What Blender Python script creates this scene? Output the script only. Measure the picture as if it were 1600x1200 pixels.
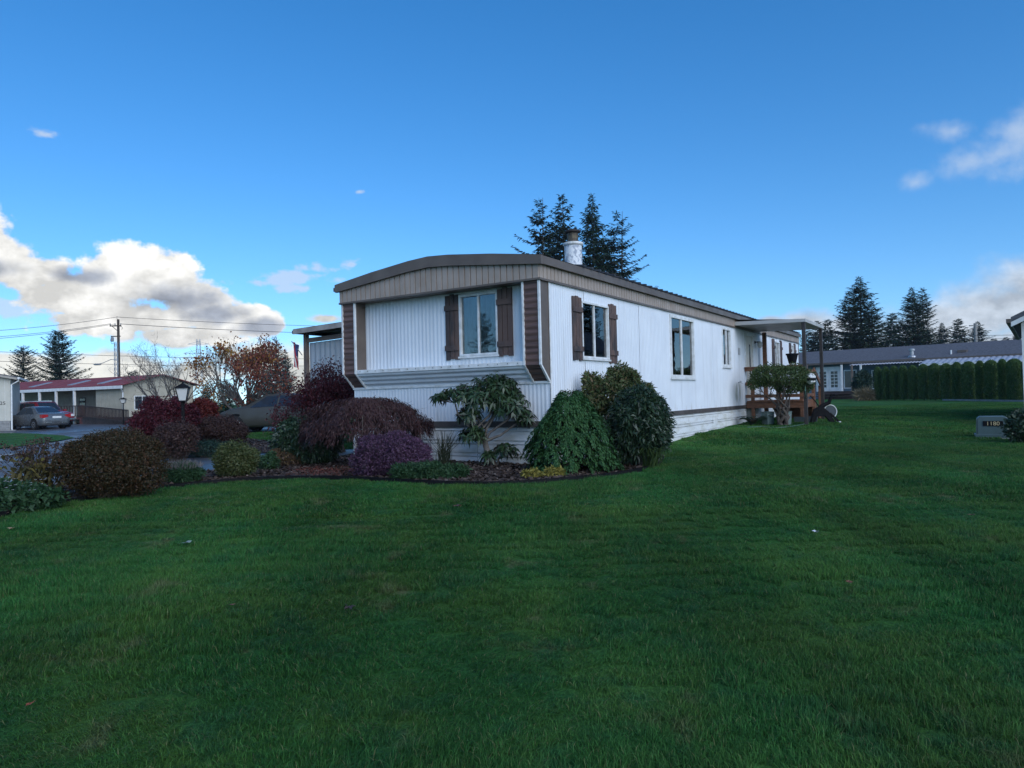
import bpy, bmesh, math, random
import numpy as np
from mathutils import Vector, Matrix

for o in list(bpy.data.objects):
    bpy.data.objects.remove(o)
S = bpy.context.scene
COL = S.collection
R = math.radians

# ------------------------------------------------------------------ camera
FPX, CAM_H, ROLL, PITCH = 1109.0, 1.11, -0.0236, 0.0183
_f = Vector((0, math.cos(PITCH), math.sin(PITCH)))
_r0 = Vector((1, 0, 0))
_u0 = _r0.cross(_f)
_r = math.cos(ROLL) * _r0 + math.sin(ROLL) * _u0
_u = -math.sin(ROLL) * _r0 + math.cos(ROLL) * _u0
cam_d = bpy.data.cameras.new('camera')
cam = bpy.data.objects.new('camera', cam_d)
COL.objects.link(cam)
cam.matrix_world = Matrix(((_r.x, _u.x, -_f.x, 0), (_r.y, _u.y, -_f.y, 0), (_r.z, _u.z, -_f.z, CAM_H), (0, 0, 0, 1)))
cam_d.sensor_width = 36
cam_d.lens = FPX / 1600 * 36
cam_d.clip_start = 0.05
cam_d.clip_end = 3000
S.camera = cam
S.render.resolution_x, S.render.resolution_y = 1024, 768

# ------------------------------------------------------------------ sun, sky, exposure
SUN_EL, SUN_AZ = 32.0, 150.0           # degrees; azimuth from the viewing direction, right is positive: behind the viewer, veiled by cloud
sun_d = bpy.data.lights.new('sun', 'SUN')
sun_d.energy = 1.45
sun_d.angle = R(60)
sun_d.color = (0.95, 0.97, 1.0)
sun = bpy.data.objects.new('sun', sun_d)
COL.objects.link(sun)
_sd = Vector((math.sin(R(SUN_AZ)) * math.cos(R(SUN_EL)), math.cos(R(SUN_AZ)) * math.cos(R(SUN_EL)), math.sin(R(SUN_EL))))
sun.rotation_euler = _sd.to_track_quat('Z', 'Y').to_euler()
S.view_settings.view_transform = 'Standard'
S.view_settings.look = 'None'
S.view_settings.exposure = 0.9
S.view_settings.gamma = 1.0
S.view_settings.use_curve_mapping = False
S.cycles.max_bounces = 6
S.cycles.diffuse_bounces = 3
S.cycles.glossy_bounces = 3
S.cycles.transmission_bounces = 4
S.cycles.transparent_max_bounces = 10


def azel(px, py):
    d = _f + (px - 800) / FPX * _r - (py - 600) / FPX * _u
    d.normalize()
    return math.degrees(math.atan2(d.x, d.y)), math.degrees(math.asin(d.z))


class NG:
    def __init__(s, nt):
        s.nt = nt
        s.nt.nodes.clear()

    def n(s, t, **kw):
        x = s.nt.nodes.new(t)
        for k, v in kw.items():
            setattr(x, k, v)
        return x

    def put(s, sock, v):
        if hasattr(v, 'is_linked'):
            s.nt.links.new(v, sock)
        elif v is not None:
            sock.default_value = v

    def m(s, op, a, b=None, c=None, clamp=False):
        x = s.n('ShaderNodeMath', operation=op)
        x.use_clamp = clamp
        for i, v in enumerate((a, b, c)):
            s.put(x.inputs[i], v)
        return x.outputs[0]

    def v(s, op, a, b=None):
        x = s.n('ShaderNodeVectorMath', operation=op)
        s.put(x.inputs[0], a)
        if b is not None:
            s.put(x.inputs[1], b)
        return x.outputs['Value'] if op == 'LENGTH' else x.outputs[0]

    def ss(s, x, a, b):
        k = s.n('ShaderNodeMapRange', interpolation_type='SMOOTHSTEP')
        s.put(k.inputs[0], x)
        k.inputs[1].default_value, k.inputs[2].default_value = a, b
        return k.outputs[0]

    def lin(s, x, a, b, c=0.0, d=1.0):
        k = s.n('ShaderNodeMapRange')
        s.put(k.inputs[0], x)
        for i, q in enumerate((a, b, c, d)):
            k.inputs[i + 1].default_value = q
        return k.outputs[0]

    def mix(s, f, a, b, blend='MIX'):
        k = s.n('ShaderNodeMix', data_type='RGBA', blend_type=blend)
        s.put(k.inputs[0], f)
        for i, q in ((6, a), (7, b)):
            if isinstance(q, (tuple, list)) and len(q) == 3:
                q = (*q, 1)
            s.put(k.inputs[i], q)
        return k.outputs[2]

    def noise(s, vec, scale, detail=4, rough=0.55, dist=0.0, out=0):
        k = s.n('ShaderNodeTexNoise')
        s.put(k.inputs['Vector'], vec)
        k.inputs['Scale'].default_value = scale
        k.inputs['Detail'].default_value = detail
        k.inputs['Roughness'].default_value = rough
        k.inputs['Distortion'].default_value = dist
        return k.outputs[out]


def build_world():
    w = bpy.data.worlds.new('World')
    S.world = w
    w.use_nodes = True
    g = NG(w.node_tree)
    tc = g.n('ShaderNodeTexCoord')
    D = g.v('NORMALIZE', tc.outputs['Generated'])
    sky = g.n('ShaderNodeTexSky', sky_type='NISHITA')
    sky.sun_disc = False
    sky.sun_elevation = R(SUN_EL)
    sky.sun_rotation = R(SUN_AZ)
    sky.altitude = 100
    sky.air_density = 1.0
    sky.dust_density = 0.0
    sky.ozone_density = 3.0
    hs = g.n('ShaderNodeHueSaturation')
    hs.inputs['Hue'].default_value = .502
    hs.inputs['Saturation'].default_value = SKY_SAT
    hs.inputs['Value'].default_value = SKY_VAL
    g.put(sky.inputs['Vector'], g.v('NORMALIZE', g.v('ADD', g.v('MULTIPLY', D, (1, 1, .92)), (0, 0, SKY_LIFT))))
    g.put(hs.inputs['Color'], sky.outputs[0])
    base = hs.outputs[0]
    sep = g.n('ShaderNodeSeparateXYZ')
    g.put(sep.inputs[0], D)
    az = g.m('MULTIPLY', g.m('ARCTAN2', sep.outputs[0], sep.outputs[1]), 57.2958)
    el = g.m('MULTIPLY', g.m('ARCSINE', sep.outputs[2]), 57.2958)
    cmb = g.n('ShaderNodeCombineXYZ')
    g.put(cmb.inputs[0], az)
    g.put(cmb.inputs[1], el)
    P = cmb.outputs[0]
    nA = g.noise(D, 11.0, 8, 0.60)                     # billows
    nB = g.noise(g.v('MULTIPLY', D, (1, 1, 1.6)), 27.0, 4, 0.55)   # shading, small puffs
    ctr = g.m('SUBTRACT', nA, .5)

    def union(blobs):
        acc = None
        k = FPX / 57.2958
        for (px, py, rx, ry) in blobs:
            a, e = azel(px, py)
            x = g.n('ShaderNodeVectorMath', operation='MULTIPLY_ADD')
            g.put(x.inputs[0], P)
            x.inputs[1].default_value = (k / rx, k / ry, 0)
            x.inputs[2].default_value = (-a * k / rx, -e * k / ry, 0)
            q = g.v('LENGTH', x.outputs[0])
            acc = q if acc is None else g.m('MINIMUM', acc, q)
        return g.m('SUBTRACT', 1.0, acc)

    def bgnode(c):
        bg = g.n('ShaderNodeBackground')
        g.put(bg.inputs[0], c)
        bg.inputs[1].default_value = SKY_STRENGTH
        return bg.outputs[0]
    # clouds of the photograph: big cumulus on the left, bank along the horizon, pale bank and wisps on the right
    a_cum = g.ss(g.m('ADD', union(CUMULUS), g.m('ADD', g.m('MULTIPLY', ctr, 2.4), g.m('MULTIPLY', g.m('SUBTRACT', nB, .5), .7))), -.02, .26)
    a_low = g.m('MULTIPLY', g.ss(g.m('ADD', union(LOWBANK), g.m('MULTIPLY', ctr, 2.4)), .02, .50), .92)
    a_pale = g.m('MULTIPLY', g.ss(g.m('ADD', union(PALEBANK), g.m('MULTIPLY', ctr, 1.8)), -.1, .75), .92)
    a_wisp = g.m('MULTIPLY', g.ss(g.m('ADD', union(WISPS), g.m('MULTIPLY', ctr, 3.4)), .0, 1.25), .62)
    a_puff = g.m('MULTIPLY', g.ss(g.m('ADD', union(PUFFS), g.m('MULTIPLY', g.m('SUBTRACT', nB, .5), 4.5)), .15, 1.0), .7)
    shade = g.m('MULTIPLY', g.ss(g.m('ADD', union(GREYS), g.m('MULTIPLY', ctr, 3.2)), -.15, .85), .95)
    billow = g.lin(g.m('ADD', g.m('MULTIPLY', nA, .55), g.m('MULTIPLY', nB, .45)), .42, .58, .68, 1.12)
    k_cum = g.mix(1.0, g.mix(shade, CLOUD_W, CLOUD_G), billow, 'MULTIPLY')
    c = g.mix(a_puff, base, CLOUD_P)
    c = g.mix(a_wisp, c, CLOUD_P)
    c = g.mix(a_pale, c, g.mix(1.0, CLOUD_B, billow, 'MULTIPLY'))
    c = g.mix(a_low, c, g.mix(1.0, CLOUD_Y, billow, 'MULTIPLY'))
    c = g.mix(a_cum, c, k_cum)
    inside = bgnode(c)
    # the same kind of broken cloud goes on outside the picture
    gen = g.noise(g.v('MULTIPLY', D, (1, 1, 2.2)), 3.4, 7, .6)
    a_gen = g.m('MULTIPLY', g.ss(gen, .53, .62), g.ss(el, 46, 20))
    outside = bgnode(g.mix(a_gen, base, g.mix(g.ss(gen, .58, .70), CLOUD_W, CLOUD_G)))
    mx = g.n('ShaderNodeMixShader')
    g.put(mx.inputs[0], g.ss(g.m('ABSOLUTE', az), 42, 56))
    g.put(mx.inputs[1], inside)
    g.put(mx.inputs[2], outside)
    below = g.n('ShaderNodeMixShader')                 # clear blue above the cloud deck
    g.put(below.inputs[0], g.ss(el, 40, 48))
    g.put(below.inputs[1], mx.outputs[0])
    g.put(below.inputs[2], bgnode(base))
    out = g.n('ShaderNodeOutputWorld')
    g.put(out.inputs[0], below.outputs[0])
    w.cycles.sampling_method = 'MANUAL'
    w.cycles.sample_map_resolution = 512


SKY_STRENGTH, SKY_SAT, SKY_VAL, SKY_LIFT = 0.102, 1.33, 1.0, .07
_k = 1.0 / SKY_STRENGTH / 2 ** S.view_settings.exposure
CLOUD_W = (1.02 * _k, 1.01 * _k, .97 * _k)
CLOUD_G = (.38 * _k, .42 * _k, .50 * _k)
CLOUD_P = (.62 * _k, .72 * _k, .86 * _k)
CLOUD_B = (.66 * _k, .72 * _k, .80 * _k)
CLOUD_Y = (.92 * _k, .87 * _k, .76 * _k)
CUMULUS = [(-80, 378, 75, 62), (-15, 402, 56, 36), (40, 432, 60, 30), (95, 462, 70, 36), (150, 478, 70, 40), (205, 437, 62, 40), (250, 438, 55, 42),
           (215, 500, 95, 30), (300, 475, 55, 36), (345, 503, 60, 30), (395, 503, 42, 24), (280, 525, 100, 18), (120, 505, 60, 22), (-90, 430, 70, 40)]
GREYS = [(270, 468, 75, 26), (330, 492, 55, 20), (400, 512, 45, 16), (120, 432, 40, 12), (-30, 420, 60, 18)]
LOWBANK = [(60, 600, 140, 34), (200, 575, 110, 30), (300, 585, 120, 40), (400, 565, 110, 34), (480, 590, 80, 56), (-100, 600, 150, 40), (20, 568, 60, 16), (510, 498, 40, 10),
           (270, 535, 40, 14)]
PALEBANK = [(1580, 480, 130, 50), (1500, 500, 120, 44), (1430, 520, 90, 40), (1660, 450, 120, 60), (1600, 540, 200, 34), (1255, 503, 55, 20), (1205, 500, 30, 9), (1310, 515, 60, 24), (1350, 540, 80, 20), (1720, 520, 140, 60)]
WISPS = [(1590, 205, 55, 42), (1560, 240, 70, 42), (1600, 262, 60, 40), (1520, 250, 50, 30), (1430, 285, 26, 18), (1490, 205, 40, 20), (1680, 230, 90, 70)]
PUFFS = [(445, 436, 95, 16), (510, 418, 60, 10), (400, 441, 60, 10), (70, 210, 30, 8), (545, 413, 24, 8), (30, 480, 70, 22), (560, 300, 12, 5), (470, 450, 60, 9)]
build_world()

# ------------------------------------------------------------------ helpers
def sm(x, a, b):
    t = np.clip((np.asarray(x, float) - a) / (b - a), 0, 1)
    return t * t * (3 - 2 * t)


def zg(x, y):
    """height of the ground"""
    x = np.asarray(x, float)
    y = np.asarray(y, float)
    z = -0.42 * (1 - sm(y, 0.5, 9.0))
    z = z + 0.22 * sm(y, 11, 22) * sm(x, 1.0, 5.0) + 0.10 * sm(y, 22, 45) * sm(x, 1, 8)
    z = z - 0.25 * sm(-x, 9, 26) * sm(y, 12, 30)
    z = z + 0.018 * np.sin(x * 0.9 + 0.3 * y) * np.sin(y * 0.7 + 1.0) * (1 - sm(y, 14, 30))
    return z


def zz(x, y):
    return float(zg(x, y))


def ray(px, py):
    return _f + (px - 800) / FPX * _r - (py - 600) / FPX * _u


def G(px, py):
    """the ground point seen at a place of the photograph"""
    d = ray(px, py)
    lo = 0.5
    t = lo
    while t < 400:
        p = d * t
        if CAM_H + p.z < zz(p.x, p.y):
            a, b = t - 0.25, t
            for _ in range(25):
                c = (a + b) / 2
                p = d * c
                if CAM_H + p.z < zz(p.x, p.y):
                    b = c
                else:
                    a = c
            p = d * b
            return Vector((p.x, p.y, zz(p.x, p.y)))
        t += 0.25
    p = d * 400
    return Vector((p.x, p.y, 0))


def D(px, py, Y):
    d = ray(px, py)
    k = Y / d.y
    return Vector((d.x * k, Y, CAM_H + d.z * k))


def tag(o, label=None, cat=None, group=None, kind=None):
    if label:
        o['label'] = label
    if cat:
        o['category'] = cat
    if group:
        o['group'] = group
    if kind:
        o['kind'] = kind
    return o


def empty(name, loc, rz=0.0, label=None, cat=None, group=None):
    o = bpy.data.objects.new(name, None)
    o.location = loc
    o.rotation_euler = (0, 0, rz)
    o.empty_display_size = 0.1
    COL.objects.link(o)
    return tag(o, label, cat, group)


def link(name, me, m, parent=None):
    o = bpy.data.objects.new(name, me)
    if m is not None and not me.materials:
        me.materials.append(m)
    COL.objects.link(o)
    o.parent = parent
    return o


def copy_tree(o, parent=None, label=None):
    c = o.copy()
    COL.objects.link(c)
    c.parent = parent
    if label:
        c['label'] = label
    for ch in [k for k in bpy.data.objects if k.parent == o]:
        copy_tree(ch, c)
    return c


class MB:
    def __init__(s):
        s.V, s.F = [], []

    def add(s, vs, fs):
        b = len(s.V)
        s.V += [tuple(v) for v in vs]
        s.F += [tuple(i + b for i in f) for f in fs]
        return s

    def box(s, x0, x1, y0, y1, z0, z1, T=None):
        vs = [Vector((x, y, z)) for z in (z0, z1) for y in (y0, y1) for x in (x0, x1)]
        if T is not None:
            vs = [T @ v for v in vs]
        return s.add(vs, [(0, 2, 3, 1), (4, 5, 7, 6), (0, 1, 5, 4), (2, 6, 7, 3), (0, 4, 6, 2), (1, 3, 7, 5)])

    def quad(s, *p):
        return s.add(p, [tuple(range(len(p)))])

    def bar(s, a, b, w, h=None, up=(0, 0, 1)):
        """square bar from a to b"""
        a, b = Vector(a), Vector(b)
        h = h or w
        d = (b - a).normalized()
        u = Vector(up)
        if abs(d.dot(u)) > .98:
            u = Vector((0, 1, 0))
        sd = d.cross(u).normalized()
        u = sd.cross(d)
        vs = []
        for p in (a, b):
            for i, j in ((-1, -1), (1, -1), (1, 1), (-1, 1)):
                vs.append(p + sd * (i * w / 2) + u * (j * h / 2))
        return s.add(vs, [(0, 1, 2, 3), (7, 6, 5, 4), (0, 4, 5, 1), (1, 5, 6, 2), (2, 6, 7, 3), (3, 7, 4, 0)])

    def tube(s, pts, rad, n=8, cap=True):
        pts = [Vector(p) for p in pts]
        if not hasattr(rad, '__len__'):
            rad = [rad] * len(pts)
        b = len(s.V)
        u = None
        for i, p in enumerate(pts):
            d = (pts[min(i + 1, len(pts) - 1)] - pts[max(i - 1, 0)])
            if d.length < 1e-9:
                d = Vector((0, 0, 1))
            d.normalize()
            if u is None:
                u = d.orthogonal().normalized()
            else:
                u = (u - d * u.dot(d))
                u = u.normalized() if u.length > 1e-6 else d.orthogonal().normalized()
            v = d.cross(u)
            for k in range(n):
                a = 2 * math.pi * k / n
                s.V.append(tuple(p + (u * math.cos(a) + v * math.sin(a)) * rad[i]))
        for i in range(len(pts) - 1):
            for k in range(n):
                k2 = (k + 1) % n
                s.F.append((b + i * n + k, b + i * n + k2, b + (i + 1) * n + k2, b + (i + 1) * n + k))
        if cap:
            s.F.append(tuple(b + k for k in reversed(range(n))))
            s.F.append(tuple(b + (len(pts) - 1) * n + k for k in range(n)))
        return s

    def lathe(s, prof, c=(0, 0, 0), n=16, T=None, ring=False):
        b = len(s.V)
        c = Vector(c)
        for r, z in prof:
            for k in range(n):
                a = 2 * math.pi * k / n
                v = Vector((r * math.cos(a), r * math.sin(a), z))
                if T is not None:
                    v = T @ v
                s.V.append(tuple(v + c))
        m = len(prof)
        for i in range(m if ring else m - 1):
            for k in range(n):
                k2, j = (k + 1) % n, (i + 1) % m
                s.F.append((b + i * n + k, b + i * n + k2, b + j * n + k2, b + j * n + k))
        if not ring:
            s.F.append(tuple(b + k for k in reversed(range(n))))
            s.F.append(tuple(b + (m - 1) * n + k for k in range(n)))
        return s

    def prism(s, poly, a, b, axis=0):
        """polygon in the two other axes, extruded from a to b along axis"""
        n = len(poly)
        vs = []
        for q in (a, b):
            for (i, j) in poly:
                vs.append((q, i, j) if axis == 0 else (i, q, j) if axis == 1 else (i, j, q))
        fs = [tuple(range(n)), tuple(reversed(range(n, 2 * n)))]
        fs += [(i, i + n, (i + 1) % n + n, (i + 1) % n) for i in range(n)]
        return s.add(vs, fs)

    def build(s, name, m, parent=None, smooth=False, bevel=0):
        me = bpy.data.meshes.new(name)
        me.from_pydata(s.V, [], s.F)
        bm = bmesh.new()
        bm.from_mesh(me)
        bmesh.ops.recalc_face_normals(bm, faces=bm.faces)
        if bevel:
            bmesh.ops.bevel(bm, geom=list(bm.edges), offset=bevel, segments=1, affect='EDGES')
        bm.to_mesh(me)
        bm.free()
        if smooth:
            me.polygons.foreach_set('use_smooth', [True] * len(me.polygons))
        me.update()
        return link(name, me, m, parent)


# ------------------------------------------------------------------ materials
MATS = {}


def mat(name, c, rough=.6, c2=None, scale=6.0, bump=0.0, bscale=None, metal=0.0, spec=.4, space='Object', detail=5, stretch=(1, 1, 1), amt=(.35, .68)):
    """plain surface: two tones mixed by noise, fine relief"""
    if name in MATS:
        return MATS[name]
    m = bpy.data.materials.new(name)
    m.use_nodes = True
    g = NG(m.node_tree)
    b = g.n('ShaderNodeBsdfPrincipled')
    tc = g.n('ShaderNodeTexCoord')
    vec = g.v('MULTIPLY', tc.outputs[space], stretch)
    c2 = c2 or tuple(x * .8 for x in c)
    n = g.noise(vec, scale, detail)
    g.put(b.inputs['Base Color'], g.mix(g.lin(n, amt[0], amt[1]), c, c2))
    g.put(b.inputs['Roughness'], g.lin(n, .3, .7, max(rough - .08, 0.02), min(rough + .08, 1)))
    b.inputs['Metallic'].default_value = metal
    b.inputs['Specular IOR Level'].default_value = spec
    if bump:
        bp = g.n('ShaderNodeBump')
        bp.inputs['Strength'].default_value = bump
        bp.inputs['Distance'].default_value = .02
        g.put(bp.inputs['Height'], g.noise(vec, bscale or scale * 6, 6))
        g.put(b.inputs['Normal'], bp.outputs[0])
    o = g.n('ShaderNodeOutputMaterial')
    g.put(o.inputs[0], b.outputs[0])
    MATS[name] = m
    return m


def leafmat(name, cols, rough=.55, trans=.25, spec=.25):
    """leaves: colour of each leaf picked at random along a ramp, light passes through a little"""
    if name in MATS:
        return MATS[name]
    m = bpy.data.materials.new(name)
    m.use_nodes = True
    g = NG(m.node_tree)
    geo = g.n('ShaderNodeNewGeometry')
    oi = g.n('ShaderNodeObjectInfo')
    rp = g.n('ShaderNodeValToRGB')
    rp.color_ramp.interpolation = 'LINEAR'
    el = rp.color_ramp.elements
    while len(el) < len(cols):
        el.new(.5)
    for i, c in enumerate(cols):
        el[i].position = i / max(1, len(cols) - 1)
        el[i].color = (*c, 1)
    tc = g.n('ShaderNodeTexCoord')
    v = g.m('ADD', g.m('MULTIPLY', geo.outputs['Random Per Island'], .75), g.m('MULTIPLY', g.noise(tc.outputs['Object'], 1.6, 3), .25))
    g.put(rp.inputs[0], v)
    b = g.n('ShaderNodeBsdfPrincipled')
    g.put(b.inputs['Base Color'], rp.outputs[0])
    b.inputs['Roughness'].default_value = rough
    b.inputs['Specular IOR Level'].default_value = spec
    t = g.n('ShaderNodeBsdfTranslucent')
    g.put(t.inputs[0], rp.outputs[0])
    mx = g.n('ShaderNodeMixShader')
    mx.inputs[0].default_value = trans
    g.put(mx.inputs[1], b.outputs[0])
    g.put(mx.inputs[2], t.outputs[0])
    o = g.n('ShaderNodeOutputMaterial')
    g.put(o.inputs[0], mx.outputs[0])
    MATS[name] = m
    return m


def paneglass(name, c=(.018, .022, .028), rough=.06):
    return mat(name, c, rough, tuple(x * 1.3 for x in c), 3, spec=.6)


def glassmat(name, tint=(.75, .8, .8), refl=.16):
    if name in MATS:
        return MATS[name]
    m = bpy.data.materials.new(name)
    m.use_nodes = True
    g = NG(m.node_tree)
    t = g.n('ShaderNodeBsdfTransparent')
    t.inputs[0].default_value = (*tint, 1)
    gl = g.n('ShaderNodeBsdfGlossy')
    gl.inputs['Roughness'].default_value = .015
    tc = g.n('ShaderNodeTexCoord')
    bp = g.n('ShaderNodeBump')
    bp.inputs['Strength'].default_value = .025
    bp.inputs['Distance'].default_value = .05
    g.put(bp.inputs['Height'], g.noise(tc.outputs['Object'], 2.2, 2))
    g.put(gl.inputs['Normal'], bp.outputs[0])
    fr = g.n('ShaderNodeFresnel')
    fr.inputs[0].default_value = 1.5
    f = g.m('ADD', g.m('MULTIPLY', fr.outputs[0], 1.4), refl - .05, clamp=True)
    mx = g.n('ShaderNodeMixShader')
    g.put(mx.inputs[0], f)
    g.put(mx.inputs[1], t.outputs[0])
    g.put(mx.inputs[2], gl.outputs[0])
    o = g.n('ShaderNodeOutputMaterial')
    g.put(o.inputs[0], mx.outputs[0])
    MATS[name] = m
    return m


def siding_mat():
    """white painted aluminium: chalky, a little grime, rust and green streaks under fixtures (house space)"""
    m = bpy.data.materials.new('white_siding')
    m.use_nodes = True
    g = NG(m.node_tree)
    tc = g.n('ShaderNodeTexCoord')
    P = tc.outputs['Object']
    sp = g.n('ShaderNodeSeparateXYZ')
    g.put(sp.inputs[0], P)
    c = g.mix(g.lin(g.noise(P, 1.3, 5), .35, .7), (.74, .77, .80), (.66, .69, .725))
    streak = g.noise(g.v('MULTIPLY', P, (7, 7, .35)), 1.0, 5)
    c = g.mix(g.m('MULTIPLY', g.ss(streak, .50, .72), .28), c, (.48, .48, .45))
    # dribble below the hose tap and by the porch
    tap = g.m('MULTIPLY', g.ss(g.m('ABSOLUTE', g.m('SUBTRACT', sp.outputs[0], 10.7)), .55, .05), g.m('MULTIPLY', g.ss(sp.outputs[2], .75, .95), g.ss(sp.outputs[2], 1.42, 1.25)))
    tap = g.m('MULTIPLY', tap, g.ss(g.noise(g.v('MULTIPLY', P, (9, 9, 1.2)), 1.0, 4), .40, .62))
    c = g.mix(g.m('MULTIPLY', tap, .8), c, (.17, .18, .10))
    rust = g.m('MULTIPLY', g.ss(sp.outputs[2], .95, .70), g.ss(g.noise(g.v('MULTIPLY', P, (4, 4, 1.5)), 1.0, 5), .50, .68))
    c = g.mix(g.m('MULTIPLY', rust, .45), c, (.40, .33, .22))
    b = g.n('ShaderNodeBsdfPrincipled')
    g.put(b.inputs['Base Color'], c)
    b.inputs['Roughness'].default_value = .42
    bp = g.n('ShaderNodeBump')
    bp.inputs['Strength'].default_value = .30
    bp.inputs['Distance'].default_value = .02
    g.put(bp.inputs['Height'], g.noise(P, 2.2, 3))
    g.put(b.inputs['Normal'], bp.outputs[0])
    o = g.n('ShaderNodeOutputMaterial')
    g.put(o.inputs[0], b.outputs[0])
    return m


M_WHITE = siding_mat()
M_SKIRT = mat('skirting_white', (.76, .77, .77), .5, (.50, .49, .42), 2.2, .1, stretch=(1, 1, 3), amt=(.45, .75))
M_TRIM = mat('white_trim', (.76, .77, .77), .45, (.55, .55, .52), 8)
M_TAN = mat('tan_fascia', (.37, .30, .25), .5, (.30, .24, .195), 3.0, .05)
M_BROWN = mat('brown_metal', (.135, .105, .084), .45, (.105, .082, .068), 3.0, .06)
M_BROWN2 = mat('brown_corrugated', (.15, .085, .068), .5, (.065, .040, .034), 3.0, .1, stretch=(1, .6, 9))
M_BAND = mat('brown_band', (.10, .085, .078), .6, (.055, .048, .045), 4.0, .2)
M_SHUT = mat('shutter_wood', (.125, .078, .062), .75, (.048, .040, .040), 1.6, .4, 40, stretch=(2, 2, 1), amt=(.42, .60))
M_ROOF = mat('dark_roof_metal', (.03, .03, .032), .5, (.05, .05, .05), 4)
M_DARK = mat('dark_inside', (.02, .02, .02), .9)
M_GLASS = glassmat('window_glass', (.74, .79, .79), .13)
M_CURT = mat('sheer_curtain', (.50, .49, .45), .9, (.38, .37, .34), 5)
M_WOOD = mat('deck_wood', (.20, .088, .045), .6, (.12, .056, .032), 5, .3, 50, stretch=(1, 1, 3))
M_OLDWOOD = mat('weathered_wood', (.20, .15, .12), .75, (.12, .09, .075), 4, .3, 40)
M_ASPHALT = None
M_BARK = mat('bark', (.085, .068, .055), .9, (.045, .036, .03), 9, .8, 30)
M_BARKG = mat('grey_bark', (.16, .14, .12), .9, (.08, .07, .06), 9, .6, 30)
M_BLACK = mat('black_plastic', (.008, .008, .009), .55, (.012, .012, .013), 10, spec=.06)
M_METALG = mat('galvanised', (.42, .43, .44), .45, (.30, .30, .31), 9, metal=.6)
M_POST = mat('bronze_post', (.045, .036, .032), .5, (.03, .025, .023), 8)

# ------------------------------------------------------------------ ground, road, beds, grass
TH = 0.573
HOME = Vector((0.6002, 11.1492, 0.0))
_ds = Vector((math.sin(TH), math.cos(TH), 0))
_dt = Vector((-math.cos(TH), math.sin(TH), 0))
HW, HL = 4.27, 19.3


def hp(s, t, z=0.0):
    """house coordinates (along the long wall, across the front) to world"""
    return HOME + _ds * s + _dt * t + Vector((0, 0, z))


def hside(px, py, t=0.0):
    d = ray(px, py)
    o = Vector((0, 0, CAM_H)) - HOME
    k = (t - o.dot(_dt)) / d.dot(_dt)
    p = o + d * k
    return p.dot(_ds), p.z


def hfront(px, py, s=0.0):
    d = ray(px, py)
    o = Vector((0, 0, CAM_H)) - HOME
    k = (s - o.dot(_ds)) / d.dot(_ds)
    p = o + d * k
    return p.dot(_dt), p.z


def lawn_nodes(g):
    geo = g.n('ShaderNodeNewGeometry')
    P = geo.outputs['Position']
    big = g.noise(P, .8, 4, .6)
    mid = g.noise(P, 2.6, 4, .6)
    c = g.mix(g.ss(big, .38, .64), (.032, .128, .029), (.062, .148, .030))
    c = g.mix(g.m('MULTIPLY', g.ss(mid, .50, .66), .75), c, (.030, .118, .038))
    band = g.noise(g.v('MULTIPLY', P, (1.0, .33, 0)), .9, 3, .5)
    c = g.mix(1.0, c, g.lin(band, .36, .64, .72, 1.18), 'MULTIPLY')
    dry = g.m('MULTIPLY', g.ss(g.noise(P, 1.7, 5, .68), .57, .70), .75)
    c = g.mix(dry, c, (.14, .15, .07))
    return c, P


def lawn_ground_mat():
    m = bpy.data.materials.new('lawn_turf')
    m.use_nodes = True
    g = NG(m.node_tree)
    c, P = lawn_nodes(g)
    fine = g.noise(P, 38, 4, .7)
    c = g.mix(1.0, c, g.lin(fine, .3, .7, .45, 1.1), 'MULTIPLY')
    b = g.n('ShaderNodeBsdfPrincipled')
    g.put(b.inputs['Base Color'], c)
    b.inputs['Roughness'].default_value = .95
    b.inputs['Specular IOR Level'].default_value = .1
    bp = g.n('ShaderNodeBump')
    bp.inputs['Strength'].default_value = .7
    bp.inputs['Distance'].default_value = .05
    g.put(bp.inputs['Height'], fine)
    g.put(b.inputs['Normal'], bp.outputs[0])
    o = g.n('ShaderNodeOutputMaterial')
    g.put(o.inputs[0], b.outputs[0])
    return m


def blade_mat():
    m = bpy.data.materials.new('grass_blade')
    m.use_nodes = True
    g = NG(m.node_tree)
    c, P = lawn_nodes(g)
    geo = g.n('ShaderNodeNewGeometry')
    rnd = geo.outputs['Random Per Island']
    c = g.mix(1.0, c, g.lin(rnd, 0, 1, .55, 1.5), 'MULTIPLY')
    c = g.mix(g.m('MULTIPLY', g.ss(rnd, .93, .97), .8), c, (.20, .18, .09))
    b = g.n('ShaderNodeBsdfPrincipled')
    g.put(b.inputs['Base Color'], c)
    b.inputs['Roughness'].default_value = .6
    b.inputs['Specular IOR Level'].default_value = .15
    t = g.n('ShaderNodeBsdfTranslucent')
    g.put(t.inputs[0], c)
    mx = g.n('ShaderNodeMixShader')
    mx.inputs[0].default_value = .25
    g.put(mx.inputs[1], b.outputs[0])
    g.put(mx.inputs[2], t.outputs[0])
    o = g.n('ShaderNodeOutputMaterial')
    g.put(o.inputs[0], mx.outputs[0])
    return m


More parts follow.
